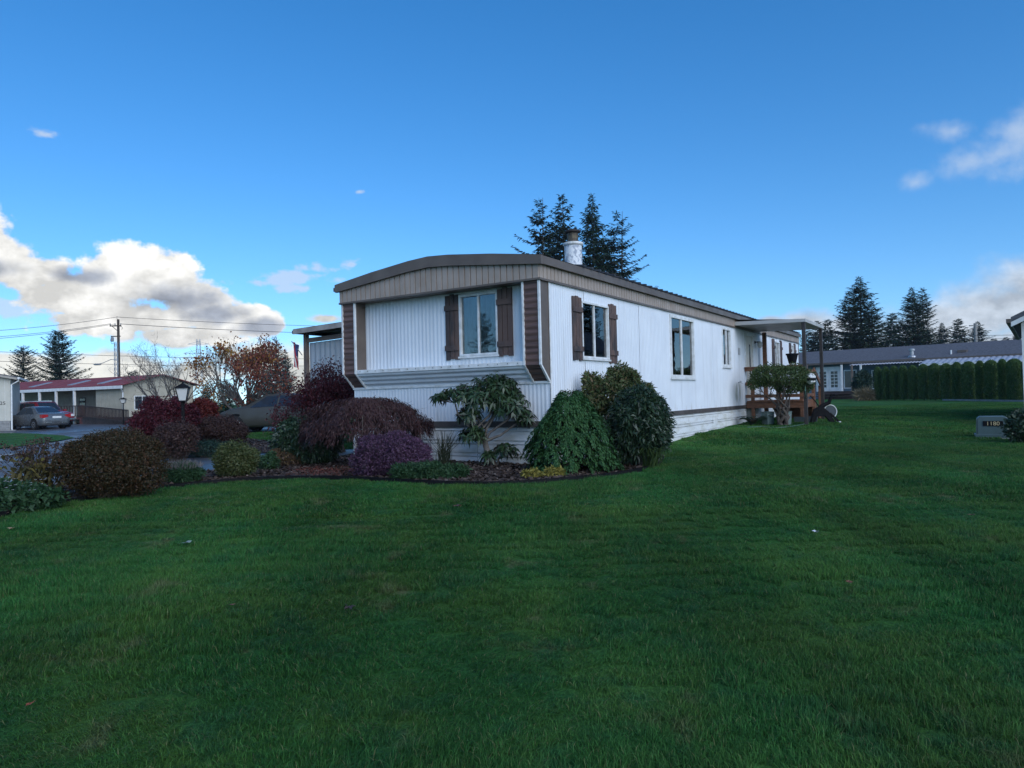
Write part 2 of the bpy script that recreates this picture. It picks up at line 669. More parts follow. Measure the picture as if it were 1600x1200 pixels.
def asphalt_mat():
    m = bpy.data.materials.new('wet_asphalt')
    m.use_nodes = True
    g = NG(m.node_tree)
    geo = g.n('ShaderNodeNewGeometry')
    P = geo.outputs['Position']
    fine = g.noise(P, 60, 4, .7)
    wet = g.ss(g.noise(g.v('MULTIPLY', P, (1, .35, 1)), .55, 4, .55), .42, .60)
    c = g.mix(wet, g.mix(fine, (.05, .05, .055), (.10, .10, .105)), (.03, .032, .036))
    b = g.n('ShaderNodeBsdfPrincipled')
    g.put(b.inputs['Base Color'], c)
    g.put(b.inputs['Roughness'], g.lin(wet, 0, 1, .62, .24))
    bp = g.n('ShaderNodeBump')
    bp.inputs['Strength'].default_value = .35
    bp.inputs['Distance'].default_value = .01
    g.put(bp.inputs['Height'], fine)
    g.put(b.inputs['Normal'], bp.outputs[0])
    o = g.n('ShaderNodeOutputMaterial')
    g.put(o.inputs[0], b.outputs[0])
    return m


M_LAWN = lawn_ground_mat()
M_BLADE = blade_mat()
M_ASPHALT = asphalt_mat()
M_MULCH = mat('mulch', (.050, .033, .026), .95, (.022, .016, .014), 14, .9, 45, detail=7)

xs = np.concatenate([np.linspace(-700, -60, 17), np.linspace(-55, -16, 27), np.arange(-15, 30.1, .5), np.linspace(32, 60, 15), np.linspace(75, 700, 16)])
ys = np.concatenate([np.linspace(-300, -8, 10), np.arange(-6, 30.1, .5), np.linspace(31, 70, 40), np.linspace(80, 900, 20)])
gx, gy = np.meshgrid(xs, ys)
gz = zg(gx, gy)
nx, ny = len(xs), len(ys)
V = np.stack([gx.ravel(), gy.ravel(), gz.ravel()], 1)
idx = np.arange(nx * ny).reshape(ny, nx)
Fq = np.stack([idx[:-1, :-1].ravel(), idx[:-1, 1:].ravel(), idx[1:, 1:].ravel(), idx[1:, :-1].ravel()], 1)


def npmesh(name, V, F, smooth=False):
    me = bpy.data.meshes.new(name)
    n, k = F.shape
    me.vertices.add(len(V))
    me.vertices.foreach_set('co', np.ascontiguousarray(V, np.float32).ravel())
    me.loops.add(n * k)
    me.loops.foreach_set('vertex_index', np.ascontiguousarray(F, np.int32).ravel())
    me.polygons.add(n)
    me.polygons.foreach_set('loop_start', np.arange(0, n * k, k, dtype=np.int32))
    me.polygons.foreach_set('loop_total', np.full(n, k, np.int32))
    if smooth:
        me.polygons.foreach_set('use_smooth', np.ones(n, bool))
    me.update(calc_edges=True)
    return me


tag(link('lawn', npmesh('lawn', V, Fq, True), M_LAWN), 'green lawn covering the ground', None, None, 'structure')


def sheet(name, poly, dz, m):
    """a flat-lying sheet that follows the ground inside an outline"""
    from mathutils.geometry import delaunay_2d_cdt
    pts, edges = [], []
    for i in range(len(poly)):
        a, b = Vector(poly[i]), Vector(poly[(i + 1) % len(poly)])
        k = max(1, int((b - a).length / .8))
        for j in range(k):
            pts.append(a.lerp(b, j / k))
    n = len(pts)
    edges = [(i, (i + 1) % n) for i in range(n)]
    A = np.array([tuple(p) for p in pts])
    X, Y = np.meshgrid(np.arange(A[:, 0].min(), A[:, 0].max(), .8), np.arange(A[:, 1].min(), A[:, 1].max(), .8))
    k = inpoly(X.ravel(), Y.ravel(), [tuple(p) for p in pts])
    pts += [Vector((x, y)) for x, y in zip(X.ravel()[k], Y.ravel()[k])]
    vs, _, fs, *_r2 = delaunay_2d_cdt(pts, edges, [], 1, 1e-4)
    mb = MB()
    mb.add([(v.x, v.y, zz(v.x, v.y) + dz) for v in vs], [tuple(f) for f in fs])
    o = mb.build(name, m)
    if o.data.polygons[0].normal.z < 0:
        o.data.flip_normals()
    o['kind'] = 'structure'
    return o


def inpoly(x, y, poly):
    c = np.zeros(np.shape(x), bool)
    n = len(poly)
    for i in range(n):
        x1, y1 = poly[i]
        x2, y2 = poly[(i + 1) % n]
        if y1 == y2:
            continue
        k = ((y1 > y) != (y2 > y)) & (x < (x2 - x1) * (y - y1) / (y2 - y1) + x1)
        c ^= k
    return c


def catmull(pts, n=6):
    out = []
    for i in range(len(pts) - 1):
        p0, p1, p2, p3 = (Vector(pts[max(i - 1, 0)]), Vector(pts[i]), Vector(pts[i + 1]), Vector(pts[min(i + 2, len(pts) - 1)]))
        for k in range(n):
            t = k / n
            out.append(.5 * ((2 * p1) + (p2 - p0) * t + (2 * p0 - 5 * p1 + 4 * p2 - p3) * t * t + (3 * p1 - p0 - 3 * p2 + p3) * t ** 3))
    out.append(Vector(pts[-1]))
    return out


edge_px = [(-60, 822), (0, 808), (100, 787), (250, 765), (370, 753), (470, 749), (550, 750), (620, 754), (700, 758), (780, 759), (850, 755), (930, 748), (990, 739), (1025, 728), (1036, 716)]
EDGE = catmull([G(*p) for p in edge_px], 5)
EDGE2 = [(p.x, p.y) for p in EDGE]
_a, _b, _c2 = hp(1.2, -.02), hp(-.02, -.02), hp(-.02, HW + .02)
BED = EDGE2 + [(_a.x, _a.y), (_b.x, _b.y), (_c2.x, _c2.y)] + [(hp(2.0, HW + .9).x, hp(2.0, HW + .9).y), (-3.95, 12.9), (-4.6, 11.9), (-5.3, 11.2), (-6.4, 10.4), (-6.9, 8.8), (-7.0, 6.9)]
ROAD = [(-7.0, 1.0), (-7.1, 7.0), (-6.95, 9.0), (-6.45, 10.5), (-5.3, 11.3), (-4.5, 12.1), (-3.7, 13.0), (-3.2, 16.2), (-5.0, 15.6), (-6.0, 14.5), (-7.6, 14.0), (-10.6, 17.0), (-11.7, 21.8), (-16.5, 32.0), (-20, 44), (-25, 62), (-62, 62), (-62, 1.0)]
BED_ISLAND = [(-5.1, 15.75), (-6.0, 14.62), (-7.6, 14.15), (-10.45, 17.1), (-11.5, 21.6), (-8.6, 22.4), (-5.8, 18.6)]
lw = [G(-120, 716), G(0, 703), G(50, 697), G(95, 690), G(116, 685.5), G(100, 682), G(60, 679), G(20, 678), G(-120, 680)]
LAWN_OTHER = [(p.x, p.y) for p in lw]
sheet('driveway_asphalt', ROAD, .022, M_ASPHALT)
sheet('street_asphalt', [(-19, 26.6), (-2, 26.6), (-2, 34), (-21, 34)], .034, M_ASPHALT)
sheet('mulch_bed', BED, .03, M_MULCH)
sheet('island_mulch_bed', BED_ISLAND, .03, M_MULCH)
sheet('neighbour_lawn', LAWN_OTHER, .05, M_LAWN)

# black edging along the bed
mb = MB()
k = len(EDGE)
for i in range(k - 1):
    a, b = EDGE[i], EDGE[i + 1]
    d = (b - a).normalized()
    n = Vector((-d.y, d.x, 0))
    za, zb = zz(a.x, a.y), zz(b.x, b.y)
    w = .022
    hgt = .055
    ring = []
    for p, z in ((a, za), (b, zb)):
        ring += [Vector((p.x, p.y, z - .04)) - n * w, Vector((p.x, p.y, z + hgt)) - n * w, Vector((p.x, p.y, z + hgt)) + n * w, Vector((p.x, p.y, z - .04)) + n * w]
    mb.add(ring, [(0, 4, 5, 1), (1, 5, 6, 2), (2, 6, 7, 3)])
tag(mb.build('bed_edging', M_BLACK), 'black plastic edging curving between the lawn and the mulch bed', 'edging')


# bark chips on the two beds
def chips(name, polys, n, seed, label):
    rg = np.random.default_rng(seed)
    P = []
    for poly, cnt in polys:
        a = np.array(poly)
        got = 0
        while got < cnt:
            x = rg.uniform(a[:, 0].min(), a[:, 0].max(), 4000)
            y = rg.uniform(a[:, 1].min(), a[:, 1].max(), 4000)
            k = inpoly(x, y, poly)
            q = np.stack([x[k], y[k]], 1)[:cnt - got]
            P.append(q)
            got += len(q)
    P = np.concatenate(P)
    n = len(P)
    z = zg(P[:, 0], P[:, 1]) + .035 + rg.uniform(0, .015, n)
    ang = rg.uniform(0, 6.28, n)
    L = rg.uniform(.012, .045, n)
    Wd = L * rg.uniform(.25, .6, n)
    dx = np.stack([np.cos(ang), np.sin(ang), rg.normal(0, .3, n)], 1) * L[:, None]
    dy = np.stack([-np.sin(ang), np.cos(ang), rg.normal(0, .3, n)], 1) * Wd[:, None]
    c = np.stack([P[:, 0], P[:, 1], z], 1)
    V = np.stack([c - dx - dy, c + dx - dy, c + dx * .8 + dy, c - dx + dy], 1).reshape(-1, 3)
    F = np.arange(4 * n).reshape(-1, 4)
    m = leafmat('bark_chip', [(.035, .022, .018), (.06, .04, .03), (.03, .02, .018), (.09, .065, .05), (.20, .17, .15)], .8, 0.0)
    tag(link(name, npmesh(name, V, F), m), label, 'mulch', None, 'stuff')


chips('bark_mulch', [(BED, 26000), (BED_ISLAND, 7000)], 0, 4, 'loose brown bark chips scattered over the planting beds')


# red leaf litter below the weeping maple
rg = np.random.default_rng(8)
n = 1500
c0, c1 = G(470, 738), G(548, 744)
f = rg.random(n)
x = c0.x + (c1.x - c0.x) * f + rg.normal(0, .12, n)
y = c0.y + (c1.y - c0.y) * f + rg.normal(0, .35, n)
k = inpoly(x, y, BED)
x, y = x[k], y[k]
n = len(x)
an = rg.uniform(0, 6.28, n)
c = np.stack([x, y, zg(x, y) + .05 + rg.uniform(0, .01, n)], 1)
dx = np.stack([np.cos(an), np.sin(an), rg.normal(0, .3, n)], 1) * .016
dy = np.stack([-np.sin(an), np.cos(an), rg.normal(0, .3, n)], 1) * .011
V = np.stack([c - dx, c - dy, c + dx, c + dy], 1).reshape(-1, 3)
tag(link('leaf_litter', npmesh('leaf_litter', V, np.arange(4 * n).reshape(-1, 4)), leafmat('litter_red', [(.10, .03, .025), (.15, .05, .035), (.08, .035, .025)], .8, .1)), 'scattered dull red fallen leaves on the mulch left of the heather', 'leaf litter', None, 'stuff')


# grass blades: small tufts instanced over the lawn
def tuft_mesh(name, size, n, h0, h1, w, seed, lean=.5):
    rg = np.random.default_rng(seed)
    x = rg.uniform(-size / 2, size / 2, n)
    y = rg.uniform(-size / 2, size / 2, n)
    a = rg.uniform(0, 6.28, n)
    h = rg.uniform(h0, h1, n)
    ln = rg.gamma(2.0, lean / 2, n) * h
    la = rg.normal(.6, 1.4, n)
    wd = w * rg.uniform(.6, 1.2, n)
    sx, sy = np.cos(a) * wd / 2, np.sin(a) * wd / 2
    lx, ly = np.cos(la) * ln, np.sin(la) * ln
    z0 = np.full(n, -.012)
    b = np.stack([x, y, z0], 1)
    s = np.stack([sx, sy, 0 * sx], 1)
    md = b + np.stack([lx * .35, ly * .35, h * .6], 1)
    tp = b + np.stack([lx, ly, np.maximum(h - ln * .35, h * .4)], 1)
    V = np.stack([b - s, b + s, md + s * .8, md - s * .8, tp], 1).reshape(-1, 3)
    i = np.arange(n)[:, None] * 5
    F = np.concatenate([i + np.array([[0, 1, 2]]), i + np.array([[0, 2, 3]]), i + np.array([[3, 2, 4]])])
    return npmesh(name, V, F)


def instanced(name, pts, rots, scl, meshes, m, label):
    """one object that instances small meshes on points with geometry nodes"""
    me = bpy.data.meshes.new(name)
    me.vertices.add(len(pts))
    me.vertices.foreach_set('co', np.asarray(pts, np.float32).ravel())
    at = me.attributes.new('rot', 'FLOAT_VECTOR', 'POINT')
    at.data.foreach_set('vector', np.asarray(rots, np.float32).ravel())
    at = me.attributes.new('scl', 'FLOAT_VECTOR', 'POINT')
    at.data.foreach_set('vector', np.asarray(scl, np.float32).ravel())
    at = me.attributes.new('pick', 'INT', 'POINT')
    at.data.foreach_set('value', np.random.default_rng(3).integers(0, len(meshes), len(pts)).astype(np.int32))
    o = link(name, me, m)
    nt = bpy.data.node_groups.new(name, 'GeometryNodeTree')
    nt.interface.new_socket('Geometry', in_out='INPUT', socket_type='NodeSocketGeometry')
    nt.interface.new_socket('Geometry', in_out='OUTPUT', socket_type='NodeSocketGeometry')
    N = nt.nodes
    gi, go = N.new('NodeGroupInput'), N.new('NodeGroupOutput')
    iop = N.new('GeometryNodeInstanceOnPoints')
    jn = N.new('GeometryNodeGeometryToInstance')
    for q in reversed(meshes):
        so = bpy.data.objects.new(q.name, q)
        if not q.materials:
            q.materials.append(m)
        oi = N.new('GeometryNodeObjectInfo')
        oi.inputs['Object'].default_value = so
        nt.links.new(oi.outputs['Geometry'], jn.inputs[0])

    def attr(nm, ty):
        a = N.new('GeometryNodeInputNamedAttribute')
        a.data_type = ty
        a.inputs[0].default_value = nm
        return a.outputs[0]
    nt.links.new(gi.outputs[0], iop.inputs['Points'])
    nt.links.new(jn.outputs[0], iop.inputs['Instance'])
    iop.inputs['Pick Instance'].default_value = True
    nt.links.new(attr('pick', 'INT'), iop.inputs['Instance Index'])
    nt.links.new(attr('rot', 'FLOAT_VECTOR'), iop.inputs['Rotation'])
    nt.links.new(attr('scl', 'FLOAT_VECTOR'), iop.inputs['Scale'])
    nt.links.new(iop.outputs[0], go.inputs[0])
    md = o.modifiers.new('grass', 'NODES')
    md.node_group = nt
    tag(o, label, 'grass', None, 'stuff')
    return o


_hc = [hp(-.05, -.05), hp(HL + .1, -.05), hp(HL + .1, HW + .1), hp(-.05, HW + .1)]
HOMEP = [(p.x, p.y) for p in _hc]
NOGRASS = [BED, ROAD, BED_ISLAND, HOMEP]


def lawn_points(y0, y1, step, seed):
    rg = np.random.default_rng(seed)
    X, Y = np.meshgrid(np.arange(-40, 45, step), np.arange(y0, y1, step))
    x, y = X.ravel(), Y.ravel()
    k = np.abs(x) < .80 * y + 1.0
    k &= (x > -14)
    x, y = x[k], y[k]
    x = x + rg.uniform(-.2, .2, len(x)) * step
    y = y + rg.uniform(-.2, .2, len(x)) * step
    for p in NOGRASS:
        k = ~inpoly(x, y, p)
        x, y = x[k], y[k]
    n = len(x)
    P = np.stack([x, y, zg(x, y)], 1)
    e = .1
    rx = np.arctan((zg(x, y + e) - zg(x, y - e)) / (2 * e))
    lay = 1.5 * np.sin(x * .9 + 1.1 * np.sin(y * .8)) + 1.2 * np.sin(y * 1.3 - .5 * x)
    rots = np.stack([rx * 0, rx * 0, lay + rg.normal(0, .5, n)], 1)
    hv = .82 + .42 * np.sin(x * 1.7 + np.sin(y * 1.3) * 1.5) * np.sin(y * 2.1 + .7 * x)
    hv = np.clip(hv * rg.uniform(.85, 1.2, n), .5, 1.5)
    return P, rots, np.stack([np.ones(n), np.ones(n), hv], 1)


P, rt, sc = lawn_points(1.4, 7.0, .24, 1)
instanced('grass', P, rt, sc, [tuft_mesh('tuft_near_%d' % i, .27, 1500, .025, .07, .0030, i, .75) for i in range(5)], M_BLADE, 'green lawn grass in the foreground of the lawn')
P, rt, sc = lawn_points(7.0, 14.0, .30, 2)
instanced('grass', P, rt, sc, [tuft_mesh('tuft_middle_%d' % i, .34, 900, .028, .07, .0055, 10 + i, .7) for i in range(4)], M_BLADE, 'green lawn grass around the planting bed and along the home')
P, rt, sc = lawn_points(14.0, 34.0, .55, 3)
instanced('grass', P, rt, sc, [tuft_mesh('tuft_far_%d' % i, .6, 800, .03, .07, .013, 20 + i, .6) for i in range(3)], M_BLADE, 'green lawn grass far back towards the hedge and the maple')

# ------------------------------------------------------------------ plants
def unit(a):
    return a / np.maximum(np.linalg.norm(a, axis=1, keepdims=True), 1e-9)


def leaves(name, P, Dv, Nv, L, Wd, m, parent=None, tipdrop=0.0):
    n = len(P)
    Dv = unit(Dv)
    side = unit(np.cross(Dv, Nv))
    nn = np.cross(side, Dv)
    L = np.broadcast_to(np.asarray(L, float), (n,))[:, None]
    Wd = np.broadcast_to(np.asarray(Wd, float), (n,))[:, None]
    mid = P + Dv * L * .45 + nn * L * .06
    tip = P + Dv * L + np.array([0, 0, -1.0]) * L * tipdrop
    V = np.stack([P, mid - side * Wd * .5, tip, mid + side * Wd * .5], 1).reshape(-1, 3)
    F = np.arange(4 * n).reshape(-1, 4)
    return link(name, npmesh(name, V, F), m, parent)


def blob_points(blobs, n, rg, shell=.16, zmin=.02, lump=.12):
    """points near the skin of a union of ellipsoids; returns points and outward directions"""
    B = np.array(blobs, float)
    w = (B[:, 3] * B[:, 4] + B[:, 3] * B[:, 5] + B[:, 4] * B[:, 5])
    Ps, Os = [], []
    tot = 0
    while tot < n:
        k = rg.choice(len(B), n, p=w / w.sum())
        d = unit(rg.normal(size=(n, 3)))
        ph = B[k, 0] * 3.1 + B[k, 1] * 1.7
        lm = 1 + lump * (np.sin(d[:, 0] * 5 + ph) * np.sin(d[:, 1] * 6 + 2 * ph) + .7 * np.sin(d[:, 2] * 8 + ph + d[:, 0] * 7))
        r = (1 - np.abs(rg.normal(0, shell, n))) * lm
        p = B[k, :3] + d * r[:, None] * B[k, 3:6]
        o = unit(d / B[k, 3:6])
        ok = p[:, 2] > zmin
        inside = np.zeros(n, bool)
        for j in range(len(B)):
            q = np.linalg.norm((p - B[j, :3]) / B[j, 3:6], axis=1)
            inside |= (q < .62) & (k != j)
        ok &= ~inside
        Ps.append(p[ok])
        Os.append(o[ok])
        tot += ok.sum()
    return np.concatenate(Ps)[:n], np.concatenate(Os)[:n]


def twigs(name, ends, base_r, m, parent, rg, r=.008, base=(0, 0, 0), sides=4, sag=0.0, trunk=0.0):
    mb = MB()
    b = Vector(base)
    for e in ends:
        e = Vector(e)
        p0 = b + Vector((rg.normal(0, base_r), rg.normal(0, base_r), trunk * rg.uniform(.6, 1)))
        q = p0.lerp(e, .5) + Vector((rg.normal(0, .06), rg.normal(0, .06), sag + rg.normal(0, .04))) * (e - p0).length
        q2 = p0.lerp(e, .78) + Vector((rg.normal(0, .05), rg.normal(0, .05), sag * .8 + rg.normal(0, .04))) * (e - p0).length
        mb.tube([p0, q, q2, e], [r, r * .75, r * .5, r * .25], sides, cap=False)
    return mb.build(name, m, parent, smooth=True)


def shrub(name, label, cat, loc, blobs, n, L, Wd, m, seed, out=.6, up=.3, rnd=.8, shell=.16, lump=.12, ntw=30, twr=.007, twm=None, tipdrop=.1, group=None, zmin=.02, rz=0.0, base_r=.08, poke=.12, core=.5, sub=4):
    rg = np.random.default_rng(seed)
    root = empty(name, loc, rz, label, cat, group)
    more = []                                     # uneven outline: small lobes on the skin of the big ones
    for b in blobs:
        for _ in range(sub):
            d = rg.normal(size=3)
            d[2] = abs(d[2]) * .8
            d /= np.linalg.norm(d)
            f, e = rg.uniform(.72, .98), rg.uniform(.22, .40)
            more.append((b[0] + d[0] * f * b[3], b[1] + d[1] * f * b[4], max(.03, b[2] + d[2] * f * b[5]), b[3] * e, b[4] * e, b[5] * e))
    blobs = list(blobs) + more
    P, O = blob_points(blobs, n, rg, shell, zmin, lump)
    # a few shoots stand out of the outline
    k = rg.random(n) < poke
    P[k] += O[k] * rg.uniform(.0, .14, (k.sum(), 1)) * np.array(blobs)[:, 3].mean()
    P[:, 2] = np.maximum(P[:, 2], zmin)
    Dv = O * out + np.array([0, 0, up]) + rg.normal(0, rnd, (n, 3))
    Nv = O + rg.normal(0, .6, (n, 3))
    # a second, coarser layer deeper inside closes the bush
    k = int(n * core)
    P2, O2 = blob_points([(b[0], b[1], b[2], b[3] * .80, b[4] * .80, b[5] * .80) for b in blobs], k, rg, .14, zmin, lump)
    P = np.concatenate([P, P2])
    Dv = np.concatenate([Dv, O2 * .3 + rg.normal(0, .9, (k, 3))])
    Nv = np.concatenate([Nv, O2 + rg.normal(0, .4, (k, 3))])
    Ls = np.concatenate([L * rg.uniform(.6, 1.25, n), L * 1.7 * rg.uniform(.7, 1.2, k)])
    Ws = np.concatenate([Wd * rg.uniform(.7, 1.2, n), Wd * 1.9 * rg.uniform(.7, 1.2, k)])
    leaves('foliage', P, Dv, Nv, Ls, Ws, m, root, tipdrop)
    if ntw:
        e = P[rg.choice(n, ntw, replace=False)] * .97
        twigs('stem', e, base_r, twm or M_BARK, root, rg, twr)
    return root


def grow(mb, p, d, r, ln, depth, rg, tips, spread=.55, up=.12, shrink=.74, segs=3, sides=6, kids=(2, 3), wander=.18, taper=.62):
    pts, rad = [p.copy()], [r]
    for i in range(segs):
        d = (d + Vector((rg.normal(0, wander), rg.normal(0, wander), rg.normal(0, wander) + up * .5))).normalized()
        p = p + d * (ln / segs)
        pts.append(p.copy())
        rad.append(r * (1 - (1 - taper) * (i + 1) / segs))
    mb.tube(pts, rad, sides if depth > 1 else 4, cap=False)
    if depth <= 0:
        tips.append((p.copy(), d.copy()))
        return
    for k in range(int(rg.integers(kids[0], kids[1] + 1))):
        a = d.orthogonal().normalized()
        a.rotate(Matrix.Rotation(rg.uniform(0, 6.28), 3, d))
        nd = (d + a * rg.uniform(.6, 1.3) * spread + Vector((0, 0, up))).normalized()
        if depth >= 1:
            tips.append((p.copy(), nd.copy())) if rg.random() < .25 else None
        grow(mb, p, nd, r * taper * rg.uniform(.75, 1), ln * shrink * rg.uniform(.75, 1.2), depth - 1, rg, tips, spread, up, shrink, segs, max(4, sides - 1), kids, wander, taper)


def conifer_meshes(name, H, rad, seed, zb=.08, dens=1.0, droop=.25, ragged=.35, gap=0.0, spray=.5, power=.8):
    """trunk mesh and needle mesh of one fir"""
    rg = np.random.default_rng(seed)
    tb = MB()
    lean = rg.normal(0, .01, 2)
    pts = [(lean[0] * z, lean[1] * z, z) for z in np.linspace(0, H * .985, 8)]
    tb.tube(pts, [max(.02, H * .013 * (1 - z / H) + .012) for _, _, z in pts], 7)
    P, Dv, Nv, Ls = [], [], [], []
    z = H * zb
    while z < H * .985:
        f = (z - H * zb) / (H * (1 - zb))
        env = rad * (1 - f) ** power * (1 - .25 * max(0, .12 - f) / .12)
        nb = int(rg.integers(4, 8) * dens) + 1
        if rg.random() < gap:
            nb = max(1, nb // 3)
        a0 = rg.uniform(0, 6.28)
        for b in range(nb):
            a = a0 + b * 6.283 / nb + rg.normal(0, .25)
            ln = max(.18, env * (1 + rg.normal(0, ragged)))
            ln = min(ln, env * 1.5 + .2)
            dr = droop * (1 - f) + .02 - .35 * f
            o = np.array([math.cos(a), math.sin(a), 0])
            s_ = np.array([-math.sin(a), math.cos(a), 0])
            zz0 = z + rg.normal(0, .12)
            ns = max(3, int(ln / (.10 * spray / .5)))
            for q in range(ns):
                t = (q + rg.uniform(.2, .9)) / ns
                if t < .12:
                    continue
                bp = np.array([0, 0, zz0]) + o * ln * t + np.array([0, 0, -dr * ln * t + .16 * ln * t ** 3 + .1 * ln * t])
                for sgn in (-1, 1):
                    P.append(bp)
                    Dv.append(o * .75 + s_ * sgn * rg.uniform(.5, 1.1) + np.array([0, 0, -.18 + rg.normal(0, .22)]))
                    Nv.append(np.array([rg.normal(0, .35), rg.normal(0, .35), 1]))
                    Ls.append(spray * rg.uniform(.55, 1.1) * (1 - .45 * t) * min(1, .35 + ln / 1.2))
            tb.tube([(0, 0, zz0), tuple(o * ln * .55 + np.array([0, 0, zz0 - dr * ln * .5])), tuple(o * ln + np.array([0, 0, zz0 - dr * ln + .2 * ln]))], [.03 + .012 * ln, .02, .006], 3, cap=False) if ln > .5 else None
            P.append(np.array([0, 0, zz0]) + o * ln * .9 + np.array([0, 0, (-dr + .22) * ln * .9]))
            Dv.append(o + np.array([0, 0, .1]))
            Nv.append(np.array([0, 0, 1.0]))
            Ls.append(spray * .7 * min(1, .35 + ln / 1.2))
        z += H * .0125 * rg.uniform(.7, 1.5) + .08
    P, Dv, Nv, Ls = map(np.array, (P, Dv, Nv, Ls))
    P = np.concatenate([P, [[0, 0, H * .97]]])
    Dv = np.concatenate([Dv, [[0, 0, 1.]]])
    Nv = np.concatenate([Nv, [[1., 0, 0]]])
    Ls = np.concatenate([Ls, [H * .03]])
    return tb, (P, Dv, Nv, Ls)


M_FIR = leafmat('fir_needles', [(.014, .036, .024), (.024, .055, .032), (.038, .075, .040)], .7, .1)
M_FIRD = leafmat('dark_fir_needles', [(.012, .028, .020), (.022, .045, .028), (.034, .060, .034)], .7, .1)
M_FIRB = leafmat('blue_spruce_needles', [(.022, .050, .052), (.035, .07, .07), (.05, .085, .08)], .7, .1)
FIRS = {}


def fir_proto(key, H, rad, seed, m=None, **kw):
    tb, (P, Dv, Nv, Ls) = conifer_meshes(key, H, rad, seed, **kw)
    root = empty('fir_tree', (0, 0, 0))
    tb.build('trunk', M_BARK, root)
    leaves('crown', P, Dv, Nv, Ls, Ls * .30, m or M_FIR, root, .12)
    FIRS[key] = [root, H, False]


def fir(key, loc, H, label, rz=0.0, group=None, wide=1.0, name='fir_tree'):
    root, H0, used = FIRS[key]
    o = copy_tree(root) if used else root
    FIRS[key][2] = True
    k = H / H0
    o.location = loc
    o.scale = (k * wide, k * wide, k)
    o.rotation_euler = (0, 0, rz)
    return tag(o, label, 'tree', group)

# ------------------------------------------------------------------ the mobile home (house space: x along the long wall, y across the front, z up)
HRZ = math.pi / 2 - TH
home = empty('mobile_home', HOME, HRZ, 'long white single-wide mobile home with brown trim and tan ribbed fascia', 'mobile home')


def side_map(u, v, n):
    return (u, -n, v)


def front_map(u, v, n):
    return (-n, u, v)


def back_left(u, v, n):
    return (u, HW + n, v)


def ribs(mb, mp, u0, u1, v0, v1, holes=(), pitch=.075, depth=.008, n0=0.0, seg=6, prof='sin', horiz=False):
    """corrugated sheet with openings; ribs run along v (or along u if horiz)"""
    if horiz:
        a0, a1, b0, b1 = v0, v1, u0, u1
        hol = [(h[2], h[3], h[0], h[1]) for h in holes]
    else:
        a0, a1, b0, b1 = u0, u1, v0, v1
        hol = list(holes)
    if prof == 'sin':
        cuts = list(np.arange(math.floor(a0 / pitch) * pitch, a1 + pitch, pitch / seg))

        def off(a):
            return depth * (.5 + .5 * math.cos(2 * math.pi * a / pitch))
    else:
        cuts = []
        k = math.floor(a0 / pitch) * pitch
        while k < a1 + pitch:
            cuts += [k, k + pitch * .12, k + pitch * .2, k + pitch * .92]
            k += pitch

        def off(a):
            f = (a / pitch) % 1.0
            if f < .02 or f > .98:
                return 0
            if f < .13:
                return 0
            if f < .21:
                return depth
            return depth if f < .93 else 0
    cuts = sorted(set([round(c, 5) for c in cuts if a0 < c < a1] + [a0, a1] + [h[0] for h in hol if a0 < h[0] < a1] + [h[1] for h in hol if a0 < h[1] < a1]))
    for c0, c1 in zip(cuts[:-1], cuts[1:]):
        m_ = (c0 + c1) / 2
        iv = [(b0, b1)]
        for h in hol:
            if h[0] < m_ < h[1]:
                nv = []
                for x0, x1 in iv:
                    if h[2] > x0:
                        nv.append((x0, min(x1, h[2])))
                    if h[3] < x1:
                        nv.append((max(x0, h[3]), x1))
                iv = [q for q in nv if q[1] - q[0] > 1e-4]
        for x0, x1 in iv:
            o0, o1 = n0 + off(c0 + 1e-6), n0 + off(c1 - 1e-6)
            if horiz:
                mb.quad(mp(x0, c0, o0), mp(x1, c0, o0), mp(x1, c1, o1), mp(x0, c1, o1))
            else:
                mb.quad(mp(c0, x0, o0), mp(c1, x0, o1), mp(c1, x1, o1), mp(c0, x1, o0))


def fbox(mb, mp, u0, u1, v0, v1, n0, n1):
    vs = [mp(u, v, n) for n in (n0, n1) for v in (v0, v1) for u in (u0, u1)]
    mb.add(vs, [(0, 2, 3, 1), (4, 5, 7, 6), (0, 1, 5, 4), (2, 6, 7, 3), (0, 4, 6, 2), (1, 3, 7, 5)])
    return mb


